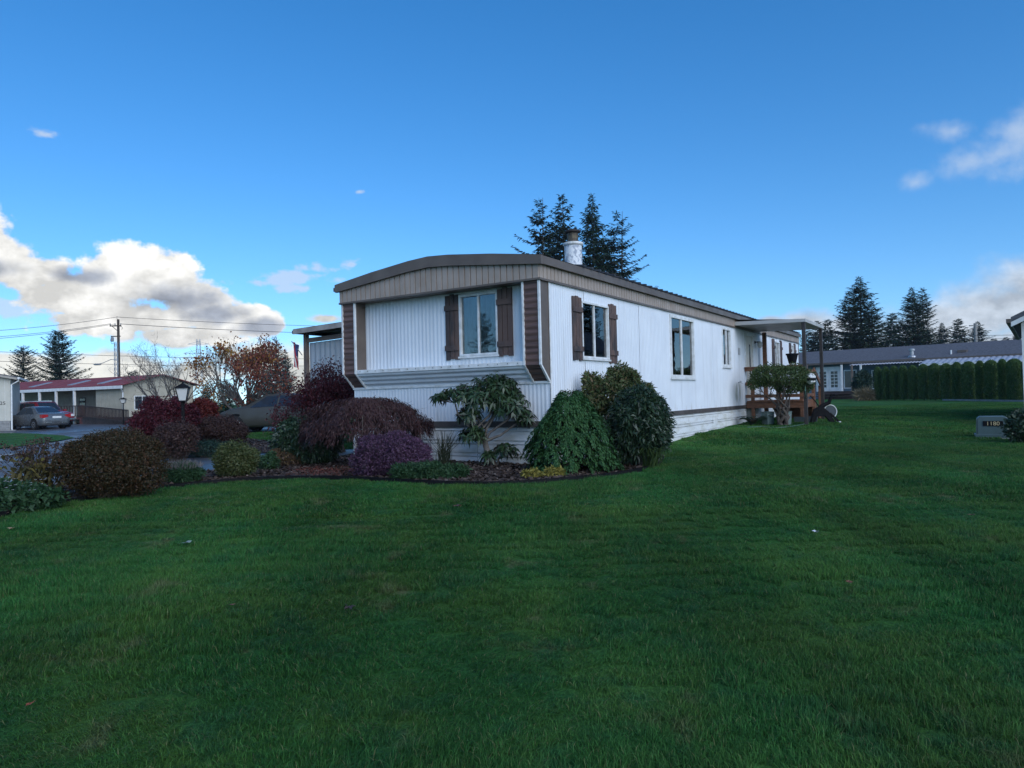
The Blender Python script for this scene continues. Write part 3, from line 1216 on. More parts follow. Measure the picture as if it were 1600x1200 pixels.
def window(mp, u0, u1, v0, v1, parent=home, fw=.045, split=.5, curtain='drape', m=None, proud=.035):
    m = m or M_TRIM
    mb = MB()
    fbox(mb, mp, u0, u1, v0, v0 + fw, -.06, proud)
    fbox(mb, mp, u0, u1, v1 - fw, v1, -.06, proud)
    fbox(mb, mp, u0, u0 + fw, v0 + fw, v1 - fw, -.06, proud - .002)
    fbox(mb, mp, u1 - fw, u1, v0 + fw, v1 - fw, -.06, proud - .002)
    w = mb.build('window', m, parent)
    um = u0 + (u1 - u0) * split
    fbox(MB(), mp, um - fw * .45, um + fw * .45, v0 + fw, v1 - fw, -.05, proud - .012).build('meeting_rail', m, w)
    for a, b, dn in ((u0 + fw, um - fw * .45, 0.0), (um + fw * .45, u1 - fw, -.015)):
        fbox(MB(), mp, a, b, v0 + fw, v1 - fw, dn - .004, dn).build('pane', M_GLASS, w)
    fbox(MB(), mp, u0 - .02, u1 + .02, v0 - .035, v0 - .004, 0.012, proud + .015).build('sill', m, w)
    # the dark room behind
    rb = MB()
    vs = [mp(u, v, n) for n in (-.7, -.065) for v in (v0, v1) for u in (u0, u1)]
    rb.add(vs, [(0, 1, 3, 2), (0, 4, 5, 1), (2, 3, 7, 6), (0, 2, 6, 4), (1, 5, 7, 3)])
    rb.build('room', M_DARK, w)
    if curtain == 'drape':
        cb = MB()
        k = int((u1 - u0) / .018)
        for i in range(k):
            ua, ub = u0 + (u1 - u0) * i / k, u0 + (u1 - u0) * (i + 1) / k
            fa, fb = [-.14 + .022 * math.sin(x * 62) + .012 * math.sin(x * 23 + 1) for x in (ua, ub)]
            cb.quad(mp(ua, v0 + .02, fa), mp(ub, v0 + .02, fb), mp(ub, v1 - .02, fb), mp(ua, v1 - .02, fa))
        cb.build('curtain', M_CURT, w, smooth=True)
    elif curtain == 'blind':
        cb = MB()
        v = v0 + .03
        while v < v1 - .03:
            cb.quad(mp(um + .03, v, -.10), mp(u1 - .05, v, -.10), mp(u1 - .05, v + .03, -.12), mp(um + .03, v + .03, -.12))
            v += .034
        cb.build('blind', M_CURT, w)
    return w


def shutter(mp, u0, u1, v0, v1, parent=home):
    n = 3
    g = .012
    wd = (u1 - u0 - g * (n - 1)) / n
    h = v1 - v0
    sh = empty('shutter', (0, 0, 0))
    sh.parent = parent
    for c in (v0 + h * .18, v0 + h * .80):
        fbox(MB(), mp, u0 - .008, u1 + .008, c - .045, c + .045, .036, .056).build('batten', M_SHUT, sh)
    for i in range(n):
        a = u0 + i * (wd + g)
        e = (.0, .014, -.004)[i]
        fbox(MB(), mp, a, a + wd, v0 + e, v1 + e, .013, .034).build('board', M_SHUT, sh)
    return sh


WIN_F = (.95, 1.74, 1.82, 2.86)
WIN_1 = (1.10, 2.16, 1.75, 2.72)
WIN_2 = (5.34, 6.95, 1.45, 2.86)
WIN_3 = (9.24, 10.04, 1.79, 2.85)
WIN_4 = (15.30, 16.05, 1.60, 2.80)
WIN_5 = (17.95, 18.40, 1.60, 2.80)
DOOR = (11.55, 12.42, .86, 2.80)
ZB0, ZB1, ZT = .615, .715, 2.915

# long wall: overlapping sheets of ribbed siding
holes = [WIN_1, WIN_2, WIN_3, WIN_4, WIN_5, DOOR]
n = 16
for i in range(n):
    u0, u1 = HL * i / n, HL * (i + 1) / n
    mb = MB()
    ribs(mb, side_map, u0, u1 + (.02 if i < n - 1 else 0), ZB1, ZT + .03, holes, n0=.0 + .005 * (i % 2))
    mb.build('siding_panel', M_WHITE, home)
# lower front and the recessed upper front
for a, b, i in ((0, 1.45, 0), (1.45, 2.9, 1), (2.9, HW, 0)):
    mb = MB()
    ribs(mb, front_map, a, b + (.02 if b < HW else 0), ZB1, 1.36, (), n0=.004 * i, depth=.005)
    mb.build('siding_panel', M_WHITE, home)
for a, b, i in ((.29, 1.34, 0), (1.34, 2.56, 1), (2.56, 3.42, 0), (3.42, 3.96, 1)):
    mb = MB()
    ribs(mb, front_map, a, b + (.015 if b < 3.9 else 0), 1.55, 2.95, [WIN_F], n0=.0025 * i, pitch=.085, depth=.006)
    mb.build('siding_panel', M_WHITE, home)
# far side and back, unseen but closed
mb = MB()
ribs(mb, back_left, 0, HL, ZB1, ZT + .03, (), pitch=.15)
mb.build('siding_panel', M_WHITE, home)
MB().quad((HL, 0, 0), (HL, HW, 0), (HL, HW, 3.3), (HL, 0, 3.3)).build('end_wall', M_WHITE, home)
MB().quad((.02, .02, .62), (HL - .02, .02, .62), (HL - .02, HW - .02, .62), (.02, HW - .02, .62)).build('floor_deck', M_DARK, home)
MB().box(HL + .001, HL + .03, -.03, .05, .0, 2.92).build('corner_trim', M_BROWN, home)

# the boxed-out front: slanted apron of horizontal ribs, lip, side pilasters
BO = .265
mb = MB()
k = 44
pr = []
for i in range(k + 1):
    f = i / k
    z = 1.345 + (1.600 - 1.345) * f
    s = -BO * f
    o = .009 * math.cos(2 * math.pi * f * 3.5)
    pr.append((s - o * .69 - .004, z - o * .72))
for (s0, z0), (s1, z1) in zip(pr[:-1], pr[1:]):
    mb.quad((s0, .30, z0), (s0, 3.95, z0), (s1, 3.95, z1), (s1, .30, z1))
mb.build('slanted_apron', M_WHITE, home, smooth=True)
mb = MB()
mb.box(-BO - .012, -BO + .03, .30, 3.95, 1.598, 1.668)
mb.box(-BO + .03, -.001, .30, 3.95, 1.645, 1.660)
lip = mb.build('apron_lip', M_TRIM, home, bevel=.004)
for i in range(19):
    t = .42 + i * .19
    MB().lathe([(.008, 0), (.008, .006), (.003, .01)], n=6, T=Matrix.Translation((-BO - .012, t, 1.64)) @ Matrix.Rotation(-math.pi / 2, 4, 'Y')).build('screw', M_BAND, lip)
for t0, t1, outer in ((0.0, .30, 0.0), (3.95, HW, HW)):
    # face with rolled horizontal ribs, bending back below
    mb = MB()
    pts = []
    for i in range(97):
        z = 1.60 + (2.915 - 1.60) * i / 96
        pts.append((-BO - .008 - .005 * math.cos(2 * math.pi * z / .10), z))
    low = []
    for i in range(25):
        f = i / 24
        o = .006 * math.cos(2 * math.pi * f * 3.5)
        low.append((-BO * f - .008 - o * .7, 1.345 + .255 * f - o * .7))
    pts = low[:-1] + pts
    for (s0, z0), (s1, z1) in zip(pts[:-1], pts[1:]):
        mb.quad((s0, t0 + .012, z0), (s0, t1 - .012, z0), (s1, t1 - .012, z1), (s1, t0 + .012, z1))
    pil = mb.build('pilaster', M_BROWN2, home, smooth=True)
    for tt, nm in ((t0, 'cheek'), (t1, 'cheek')):
        MB().prism([(-.001, 1.345), (-BO, 1.60), (-BO, 2.92), (-.001, 2.92)], tt - .004, tt + .004, axis=1).build(nm, M_BROWN, pil)
    for tt in (t0 - .012, t1 - .02):
        mb = MB()
        w_ = .032
        mb.box(-BO - .026, -BO + .012, tt, tt + w_, 1.60, 2.915)
        mb.prism([(-BO - .026, 1.602), (-BO + .012, 1.602), (.002, 1.352), (-.03, 1.33)], tt, tt + w_, axis=1)
        mb.build('edge_trim', M_TRIM, pil)
MB().prism([(-.03, 1.315), (-.03, 1.352), (-.002, 1.352), (-.002, 1.315)], -.012, HW + .012, axis=1).build('drip_trim', M_TRIM, home)
MB().box(-BO - .03, -.002, 0.0, HW, 2.915, 2.935).build('soffit', M_BROWN, home)
MB().box(-.014, .03, -.018, -.0135, .0, 1.34).build('corner_trim', M_TRIM, home)
MB().box(-.004, .035, -.018, -.0125, 1.34, 2.915).build('corner_trim', M_TRIM, home)

# tan ribbed fascia, brown edge, bowed roof
TOP = [(-.10, 3.275), (.83, 3.405), (1.7, 3.50), (2.135, 3.525), (2.57, 3.50), (3.44, 3.405), (4.37, 3.275)]
LOWER = [(-.03, 3.155), (.83, 3.235), (1.7, 3.325), (2.135, 3.348), (2.57, 3.325), (3.44, 3.235), (4.30, 3.155)]


def interp(tab, t):
    return float(np.interp(t, [a for a, _ in tab], [b for _, b in tab]))


FS = -BO - .045
mb = MB()
pitch = .118
t = -.03
while t < 4.30 - .01:
    t1 = min(t + pitch, 4.30)
    for a, b, oa, ob in ((t, t + .016, -.022, -.022), (t + .016, t + .020, -.022, 0), (t + .020, t1 - .004, 0, 0), (t1 - .004, t1, 0, -.022)):
        a, b = min(a, 4.30), min(b, 4.30)
        if b - a < 1e-4:
            continue
        mb.quad((FS - oa, a, 2.938), (FS - ob, b, 2.938), (FS - ob, b, interp(LOWER, b)), (FS - oa, a, interp(LOWER, a)))
    t = t1
mb.build('front_fascia', M_TAN, home)
mb = MB()
s = FS
while s < HL + .1:
    s1 = min(s + pitch, HL + .1)
    for a, b, oa, ob in ((s, s + .016, .022, .022), (s + .016, s + .020, .022, 0), (s + .020, s1 - .004, 0, 0), (s1 - .004, s1, 0, .022)):
        a, b = min(a, s1), min(b, s1)
        if b - a < 1e-4:
            continue
        mb.quad((a, -.03 + oa, 2.938), (b, -.03 + ob, 2.938), (b, -.03 + ob, 3.16), (a, -.03 + oa, 3.16))
    s = s1
mb.build('side_fascia', M_TAN, home)
MB().quad((FS, 4.30, 2.938), (HL + .1, 4.30, 2.938), (HL + .1, 4.30, 3.16), (FS, 4.30, 3.16)).build('side_fascia', M_TAN, home)
mb = MB()
mb.box(FS - .012, FS + .03, -.045, 4.315, 2.908, 2.940)
mb.box(FS + .03, HL + .1, -.045, -.008, 2.906, 2.9395)
mb.box(FS + .03, HL + .1, HW + .005, 4.315, 2.906, 2.9395)
mb.build('fascia_trim', M_BROWN, home)
# rake board following the bow
mb = MB()
pl = [(t, interp(LOWER, t) - .006) for t, _ in LOWER] + [(t, z) for t, z in reversed(TOP)]
pl[0], pl[6] = (-.10, 3.135), (4.37, 3.135)
mb.prism(pl, FS - .055, FS + .01, axis=0)
mb.build('rake_board', M_BROWN, home)
mb = MB()
ff = [(-.10, 3.15), (-.10, 3.275)]
for s0, s1 in zip(np.linspace(FS + .012, HL + .15, 7)[:-1], np.linspace(FS + .012, HL + .15, 7)[1:]):
    MB().prism([(-.098, 3.145), (-.062, 3.145), (-.045, 3.262), (-.098, 3.27)], s0 + .003, s1 - .003, axis=0).build('gutter', M_BROWN, home)
MB().prism([(4.33, 3.145), (4.37, 3.145), (4.37, 3.262), (4.33, 3.27)], FS + .012, HL + .15, axis=0).build('gutter', M_BROWN, home)
MB().box(FS - .03, FS + .02, 4.37, 4.43, 3.16, 3.23).build('gutter_end', M_BROWN, home)
mb = MB()
for (t0, z0), (t1, z1) in zip(TOP[:-1], TOP[1:]):
    mb.quad((FS - .05, t0, z0 + .004), (HL + .15, t0, z0 + .004), (HL + .15, t1, z1 + .004), (FS - .05, t1, z1 + .004))
mb.quad(*[(HL + .15, t, z + .004) for t, z in TOP])
mb.build('roof', M_ROOF, home)
mb = MB()
s = 1.0
while s < HL:
    for (t0, z0), (t1, z1) in zip(TOP[:-1], TOP[1:]):
        o = -.045 if t0 < 0 else 0
        mb.add([(s, t0 + o, z0 + .006), (s + .06, t0 + o, z0 + .006), (s + .05, t0 + o, z0 + .038), (s + .01, t0 + o, z0 + .038),
                (s, t1, z1 + .006), (s + .06, t1, z1 + .006), (s + .05, t1, z1 + .038), (s + .01, t1, z1 + .038)],
               [(0, 1, 2, 3), (7, 6, 5, 4), (0, 4, 5, 1), (1, 5, 6, 2), (2, 6, 7, 3), (3, 7, 4, 0)])
    s += .30
mb.build('roof_seams', M_ROOF, home)
MB().quad((FS, -.03, 2.93), (HL + .1, -.03, 2.93), (HL + .1, 4.3, 2.93), (FS, 4.3, 2.93)).build('ceiling', M_DARK, home)

# brown band and skirting boards
mb = MB()
mb.box(-.03, HL + .02, -.030, -.001, ZB0, ZB1)
mb.build('belly_band', M_BAND, home)
MB().box(-.0305, -.001, -.0305, HW + .02, ZB0 + .002, ZB1 + .002).build('belly_band', M_BAND, home)
rows = [(-.12, .185), (.188, .395), (.398, .612)]
for z0, z1 in rows:
    for a, b in ((-.008, 1.42), (1.425, 2.85), (2.855, HW)):
        mb = MB()
        P_ = [(z0, -.022), (z0 + .004, .014), (z1 - .070, .018), (z1 - .068, -.022), (z1 - .050, -.022), (z1 - .048, .018), (z1 - .020, .018), (z1 - .018, -.022), (z1, -.022)]
        for (za, oa), (zb, ob) in zip(P_[:-1], P_[1:]):
            mb.quad((-oa, a, za), (-oa, b, za), (-ob, b, zb), (-ob, a, zb))
        mb.build('skirting_board', M_SKIRT, home)
    edges = np.linspace(-.014, HL, 7)
    for a, b in zip(edges[:-1], edges[1:]):
        mb = MB()
        for (za, oa), (zb, ob) in zip(P_[:-1], P_[1:]):
            mb.quad((a + .002, -oa, za), (b - .002, -oa, za), (b - .002, -ob, zb), (a + .002, -ob, zb))
        mb.build('skirting_board', M_SKIRT, home)
MB().quad((0, HW, -.2), (HL, HW, -.2), (HL, HW, .72), (0, HW, .72)).build('skirting_board', M_SKIRT, home)
MB().box(-.035, .02, HW - .02, HW + .02, -.1, .61).build('corner_trim', M_TRIM, home)

# windows, shutters, door
window(front_map, *WIN_F, split=.5, fw=.034)
shutter(front_map, .66, .945, 1.78, 2.89)
shutter(front_map, 1.75, 2.03, 1.77, 2.88)
window(side_map, *WIN_1, split=.46, fw=.032)
shutter(side_map, .76, 1.08, 1.70, 2.77)
shutter(side_map, 2.17, 2.49, 1.68, 2.77)
window(side_map, *WIN_2, fw=.07, split=.46, curtain='blind')
window(side_map, *WIN_3, fw=.06, split=.5, curtain='drape')
window(side_map, *WIN_4, split=.5)
shutter(side_map, 14.95, 15.28, 1.5, 2.85)
shutter(side_map, 16.07, 16.40, 1.5, 2.85)
window(side_map, *WIN_5, split=.5)
shutter(side_map, 17.62, 17.93, 1.5, 2.85)
shutter(side_map, 18.42, 18.73, 1.5, 2.85)
M_DOOR = mat('cream_door', (.62, .58, .50), .5, (.55, .51, .44), 4)
d0, d1, e0, e1 = DOOR
door = fbox(MB(), side_map, d0 + .03, d1 - .03, e0, e1 - .03, -.05, .004).build('door', M_DOOR, home)
fbox(MB(), side_map, d0 + .5, d0 + .60, e0 + .75, e1 - .28, .005, .012).build('door_light', paneglass('dark_glass'), door)
fr = MB()
fbox(fr, side_map, d0 - .03, d0 + .028, e0, e1, -.03, .03)
fbox(fr, side_map, d1 - .028, d1 + .03, e0, e1, -.03, .03)
fbox(fr, side_map, d0 - .03, d1 + .03, e1 - .03, e1 + .03, -.03, .032)
fr.build('door_frame', M_TRIM, door)
MB().lathe([(.012, 0), (.012, .03), (.028, .035), (.03, .06), (.015, .07)], n=10, T=Matrix.Translation((d0 + .12, -.004, e0 + .95)) @ Matrix.Rotation(math.pi / 2, 4, 'X')).build('door_knob', M_METALG, door)
# small wall fixtures
lt = MB().lathe([(.045, 0), (.045, .02), (.015, .03), (.015, .14)], n=10, T=Matrix.Translation((12.72, -.004, 2.62)) @ Matrix.Rotation(math.pi / 2, 4, 'X')).build('porch_light', M_BLACK, home)
MB().lathe([(.03, .02), (.075, -.03), (.08, -.10), (.05, -.17), (.01, -.19)], c=(12.72, -.16, 2.62), n=12).build('glass_shade', mat('frosted_shade', (.6, .6, .58), .3), lt)
npl = fbox(MB(), side_map, 10.82, 11.00, 2.16, 2.36, .013, .022).build('number_plate', mat('plate_grey', (.45, .45, .45), .5), home)
sp_ = MB().tube([(10.72, 0, 1.37), (10.72, -.10, 1.37), (10.72, -.13, 1.33)], .014, 8).build('hose_tap', M_METALG, home)
MB().lathe([(.03, 0), (.03, .012)], c=(10.72, -.08, 1.395), n=8).build('tap_wheel', M_BROWN, sp_)
for k_, (sv, zv) in enumerate(((8.3, .35), (3.1, .35))):
    vb = fbox(MB(), side_map, sv, sv + .35, zv - .09, zv + .09, .0145, .022).build('skirting_vent', M_TRIM, home)

# flue on the roof
cs, _cz = hside(896, 405, 1.2)
fz = interp(TOP, 1.2)
ch = MB().lathe([(.185, fz - .08), (.185, 4.10)], c=(cs, 1.2, 0), n=24)
ctop = hside(896, 383, 1.2)[1]
cmid = hside(896, 376, 1.2)[1]
ccap = hside(896, 358, 1.2)[1]
chim = MB().lathe([(.178, fz - .08), (.178, ctop)], c=(cs, 1.2, 0), n=24).build('flue_pipe', mat('flaking_white', (.70, .71, .72), .5, (.33, .36, .42), 9, .3, amt=(.52, .60)), home, smooth=False)
MB().lathe([(.195, ctop - .02), (.21, ctop), (.21, ctop + .035), (.17, ctop + .045)], c=(cs, 1.2, 0), n=24).build('collar', M_TRIM, chim)
MB().lathe([(.11, ctop + .03), (.11, ccap - .09)], c=(cs, 1.2, 0), n=16).build('inner_flue', mat('rusty_flue', (.06, .045, .035), .6, (.17, .14, .09), 12, metal=.4), chim)
MB().lathe([(.12, ccap - .10), (.165, ccap - .075), (.165, ccap - .05), (.10, ccap - .02), (.02, ccap)], c=(cs, 1.2, 0), n=16).build('rain_cap', mat('sooty_cap', (.03, .022, .02), .7), chim)
MB().lathe([(.30, fz - .01), (.27, fz + .03), (.19, fz + .06)], c=(cs, 1.2, 0), n=20).build('flashing', M_METALG, chim)

# ------------------------------------------------------------------ porch roof, deck and steps on the right side
PS0, PS1, PT = 10.45, 13.25, -1.90
zp = 2.945
pr_ = empty('porch_roof', hp(PS0, 0, 0), HRZ, 'flat metal porch roof on two bronze posts over the side door', 'porch roof')
M_PAN = mat('porch_pan', (.34, .34, .33), .5, (.27, .27, .265), 4)


def hb(mb, s0, s1, t0, t1, z0, z1):
    return mb.box(s0 - PS0, s1 - PS0, t0, t1, z0, z1)


hb(MB(), PS0 + .04, PS1 - .04, PT + .04, .02, zp + .02, zp + .055).build('roof_pan', M_PAN, pr_)
MB().quad((.02, PT + .02, zp + .062), (PS1 - PS0 - .02, PT + .02, zp + .062), (PS1 - PS0 - .02, .1, zp + .20), (.02, .1, zp + .20)).build('roof_deck', M_ROOF, pr_)
fm = mat('porch_fascia', (.46, .44, .41), .45, (.36, .35, .33), 3)
mb = MB()
mb.prism([(PT, zp - .01), (PT, zp + .075), (.1, zp + .135), (.1, zp + .03)], 0, .045, axis=0)
mb.build('fascia', fm, pr_)
mb = MB()
hb(mb, PS0 + .045, PS1, PT, PT + .045, zp - .01, zp + .075)
mb.build('fascia', fm, pr_)
mb = MB()
mb.prism([(PT, zp - .01), (PT, zp + .075), (.1, zp + .135), (.1, zp + .03)], PS1 - PS0, PS1 - PS0 + .045, axis=0)
mb.build('fascia', fm, pr_)
for s, tt in ((PS0 + .10, PT + .07), (PS1 - .10, PT + .07)):
    q = hp(s, tt)
    hb(MB(), s - .045, s + .045, tt - .045, tt + .045, zz(q.x, q.y) - .1, zp - .012).build('post', M_POST, pr_, bevel=.006)

DS0, DS1, DT = 11.42, 12.95, -1.62
dk = empty('porch_deck', hp(DS0, 0, 0), HRZ, 'brown stained wooden deck with railings and steps at the side door', 'deck')
DZ = .84


def db(mb, s0, s1, t0, t1, z0, z1):
    return mb.box(s0 - DS0, s1 - DS0, t0, t1, z0, z1)


t = DT + .02
while t < -.06:
    db(MB(), DS0 - .03, DS1 + .03, t, t + .132, DZ - .036, DZ).build('deck_board', M_WOOD, dk)
    t += .140
for a in ((DS0, DS0 + .04, DT, -.04), (DS1 - .04, DS1, DT, -.04)):
    db(MB(), *a, DZ - .22, DZ - .038).build('joist', M_WOOD, dk)
db(MB(), DS0 + .041, DS1 - .041, DT, DT + .04, DZ - .22, DZ - .038).build('joist', M_WOOD, dk)
for s, tt, zt in ((DS0 + .05, -.22, 1.36), (DS0 + .05, DT + .06, 1.76), (DS1 - .05, DT + .0, 1.72), (DS0 + .05, -.95, 1.76)):
    q = hp(s, tt)
    db(MB(), s - .045, s + .045, tt - .045, tt + .045, zz(q.x, q.y) - .1, zt).build('post', M_WOOD, dk, bevel=.005)
q = hp(13.12, -.2)
db(MB(), 13.06, 13.17, -.26, -.15, zz(q.x, q.y) - .1, 2.93).build('tall_post', M_WOOD, dk)
for z in (1.74, 1.33, .965):
    db(MB(), DS0 - .03, DS0 + .004, DT, -.03, z - .045, z + .045).build('rail', M_WOOD, dk)
for z in (1.66, 1.25, .965):
    db(MB(), DS0 + .01, DS1, DT - .03, DT + .004, z - .045, z + .045).build('rail', M_WOOD, dk)
db(MB(), DS0 - .06, DS0 + .06, DT, -.03, 1.786, 1.82).build('cap_rail', M_WOOD, dk)
# steps going down along the wall, towards the back
for k_ in range(3):
    zt = DZ - .19 * (k_ + 1)
    s0 = DS1 + .04 + .30 * k_
    db(MB(), s0, s0 + .31, DT + .03, -.45, zt - .04, zt).build('step', M_WOOD, dk)
    db(MB(), s0 + .27, s0 + .30, DT + .04, -.46, zt - .20, zt - .041).build('riser', M_WOOD, dk)
for t0 in (DT - .01, -.45):
    mb = MB()
    vs = [(DS1 + .002, DZ - .24), (DS1 + .002, DZ - .02), (DS1 + 1.05, .34), (DS1 + 1.05, .12)]
    mb.add([(a - DS0, t0 + o, b) for o in (0, .035) for a, b in vs], [(0, 1, 2, 3), (7, 6, 5, 4), (0, 4, 5, 1), (1, 5, 6, 2), (2, 6, 7, 3), (3, 7, 4, 0)])
    mb.build('stringer', M_WOOD, dk)
for t0 in (DT + .0, -.42):
    db(MB(), DS1 + 1.04, DS1 + 1.13, t0 - .045, t0 + .045, .1, 1.24).build('newel', M_WOOD, dk)
    mb = MB()
    mb.bar((DS1 - .06 - DS0, t0 - .03, 1.72), (DS1 + 1.16 - DS0, t0 - .03, 1.22), .04, .13)
    mb.build('handrail', M_WOOD, dk)

# left-hand lean-to with ribbed plastic panels
A_S = 2.6
la = empty('lean_to', hp(A_S, HW, 0), HRZ, 'wooden lean-to on the left side with clear corrugated panels', 'lean-to')
tl, zl = hfront(474, 530, A_S)
tr_, zr_ = HW, hfront(535, 510, A_S)[1]
zl_top = hfront(470, 517, A_S)[1]
zr_top = hfront(534, 503, A_S)[1]
w_ = tl - HW
M_CLEAR = leafmat('ribbed_plastic', [(.72, .73, .75), (.80, .80, .82)], .35, .55)
for s in (0, 1.8, 3.6):
    MB().box(s, s + .10, w_ - .10, w_ + .0, -.2, zl_top - .11).build('post', M_OLDWOOD, la)
mb = MB()
mb.bar((.05, -.02, zr_top - .24), (.05, w_, zl_top - .26), .05, .11)
mb.build('cross_beam', M_OLDWOOD, la)
mb = MB()
mb.bar((.05, -.02, zr_top - .05), (.05, w_ + .06, zl_top - .05), .05, .10)
mb.build('rafter', M_OLDWOOD, la)
mb = MB()
k = 24
for i in range(k * 4):
    f0, f1 = i / (k * 4), (i + 1) / (k * 4)
    o0, o1 = [.012 * math.cos(2 * math.pi * f * k) for f in (f0, f1)]
    y0, y1 = w_ * f0 - .1 * f0, w_ * f1 - .1 * f1
    ztop0, ztop1 = [zr_top - .30 + (zl_top - zr_top - .02) * f for f in (f0, f1)]
    mb.quad((.10 + o0, y0, .9), (.10 + o1, y1, .9), (.10 + o1, y1, ztop1), (.10 + o0, y0, ztop0))
mb.build('wind_panel', M_CLEAR, la)
mb = MB()
mb.quad((-.25, -.02, zr_top + .02), (4.0, -.02, zr_top + .02), (4.0, w_ + .09, zl_top - .005), (-.25, w_ + .09, zl_top - .005))
mb.quad((-.25, -.02, zr_top + .05), (4.0, -.02, zr_top + .05), (4.0, w_ + .09, zl_top + .025), (-.25, w_ + .09, zl_top + .025))
mb.quad((-.25, -.02, zr_top + .02), (-.25, -.02, zr_top + .05), (-.25, w_ + .09, zl_top + .025), (-.25, w_ + .09, zl_top - .005))
mb.build('roof_sheet', M_ROOF, la)
MB().bar((-.25, -.02, zr_top - .02), (-.25, w_ + .08, zl_top - .045), .03, .12).build('front_board', mat('grey_board', (.36, .33, .30), .7, (.25, .22, .2), 5), la)
MB().box(-.25, 4.0, w_ + .02, w_ + .13, zl_top - .09, zl_top - .008).build('gutter', M_BLACK, la)
# striped flag on the lean-to's outer post
fl = empty('flag', hp(A_S, tl + .03, 0), HRZ, 'small red white and blue flag hanging beside the lean-to post', 'flag')
M_RED = mat('flag_red', (.42, .03, .04), .7)
M_FW = mat('flag_white', (.62, .6, .58), .7)
M_FB = mat('flag_blue', (.03, .05, .16), .7)
zf = hfront(470, 540, A_S)[1]
MB().tube([(-.02, 0, zf - .25), (-.1, .30, zf + .12)], .012, 6).build('pole', M_METALG, fl)
for i in range(9):
    f0, f1 = i / 9, (i + 1) / 9
    def fp(f, g_):
        return (-.08 + .04 * math.sin(f * 9 + g_ * 3), .26 - .20 * f + .02 * math.sin(g_ * 5), zf + .10 - .10 * f - .62 * g_)
    for j in range(4):
        g0, g1 = j / 4, (j + 1) / 4
        mm = M_FB if (f0 > .5 and j < 2) else (M_RED if i % 2 == 0 else M_FW)
        MB().quad(fp(f0, g0), fp(f1, g0), fp(f1, g1), fp(f0, g1)).build('stripe', mm, fl)

# ------------------------------------------------------------------ garden plants
def gl(px, py):
    p = G(px, py)
    return Vector((p.x, p.y, p.z + .02))


LM = {
    'bluegreen': leafmat('leaf_bluegreen', [(.018, .050, .022), (.030, .075, .030), (.045, .095, .040)]),
    'brown': leafmat('leaf_olive_brown', [(.018, .020, .010), (.034, .032, .014), (.060, .036, .016), (.085, .036, .020)], trans=.15),
    'burgundy': leafmat('leaf_burgundy', [(.030, .008, .012), (.070, .012, .020), (.11, .018, .026)], trans=.2),
    'red': leafmat('leaf_red', [(.05, .010, .012), (.12, .02, .02), (.16, .035, .02)], trans=.25),
    'purplebrown': leafmat('leaf_purple_brown', [(.030, .018, .020), (.050, .028, .028), (.075, .040, .034), (.035, .030, .020)], trans=.15),
    'dark': leafmat('leaf_dark_green', [(.014, .032, .018), (.024, .050, .026), (.044, .080, .036)], rough=.4, spec=.4, trans=.12),
    'rhodo': leafmat('leaf_rhododendron', [(.016, .034, .016), (.026, .054, .022), (.050, .085, .034)], rough=.36, spec=.45, trans=.15),
    'juniper': leafmat('leaf_juniper', [(.020, .066, .022), (.036, .10, .032), (.060, .135, .042)], trans=.15),
    'variegated': leafmat('leaf_variegated', [(.035, .055, .018), (.060, .080, .026), (.13, .13, .055)], trans=.2),
    'lace': leafmat('leaf_laceleaf', [(.026, .013, .015), (.046, .021, .022), (.075, .034, .032)], trans=.15),
    'heather': leafmat('flower_heather', [(.022, .028, .020), (.060, .028, .055), (.095, .045, .088), (.16, .085, .15)], trans=.15),
    'yellow': leafmat('leaf_yellow', [(.10, .10, .02), (.22, .19, .04), (.30, .26, .06)], trans=.25),
    'white': leafmat('petal_white', [(.55, .52, .50), (.7, .68, .66)], trans=.2),
    'hydrangea': leafmat('leaf_hydrangea', [(.10, .085, .025), (.055, .050, .020), (.18, .15, .04), (.07, .045, .025)], trans=.25),
    'deadhead': leafmat('flower_dry', [(.05, .030, .022), (.085, .050, .036), (.04, .028, .022)], trans=.1),
    'pieris': leafmat('leaf_pieris', [(.030, .058, .020), (.058, .088, .030), (.105, .12, .05), (.20, .12, .07)], trans=.2),
    'topiary': leafmat('leaf_topiary', [(.028, .055, .018), (.050, .085, .026), (.085, .12, .040)], trans=.15),
    'lavender': leafmat('flower_lavender', [(.10, .10, .09), (.14, .13, .13), (.18, .16, .15)], trans=.1),
    'arbor': leafmat('leaf_arborvitae', [(.042, .088, .026), (.070, .128, .040), (.115, .175, .058)], trans=.1),
    'maple': leafmat('leaf_maple_orange', [(.16, .055, .02), (.28, .11, .03), (.38, .19, .04), (.20, .15, .04)], trans=.3),
    'maplered': leafmat('leaf_maple_red', [(.10, .022, .024), (.17, .04, .03), (.22, .075, .035), (.09, .04, .03)], trans=.3),
    'straw': leafmat('straw', [(.20, .16, .09), (.28, .22, .13)], trans=.2),
}

# low plant with white flowers
r_ = shrub('flowering_plant', 'low leafy green plant with tiny white flowers at the lower left corner', 'plant', gl(28, 800), [(0, 0, .12, .30, .26, .20), (.2, .06, .1, .25, .2, .16), (-.28, 0, .12, .25, .22, .2)], 1900, .055, .026, LM['bluegreen'], 11, shell=.35, ntw=25, twr=.004)
rg = np.random.default_rng(5)
Pw = np.stack([rg.uniform(-.35, .35, 40), rg.uniform(-.3, .15, 40), rg.uniform(.22, .34, 40)], 1)
leaves('blossom', np.repeat(Pw, 4, 0), np.tile(np.array([[1, 0, .3], [0, 1, .3], [-1, 0, .3], [0, -1, .3]], float), (40, 1)), np.tile([[0, 0, 1.0]], (160, 1)), .018, .014, LM['white'], r_)

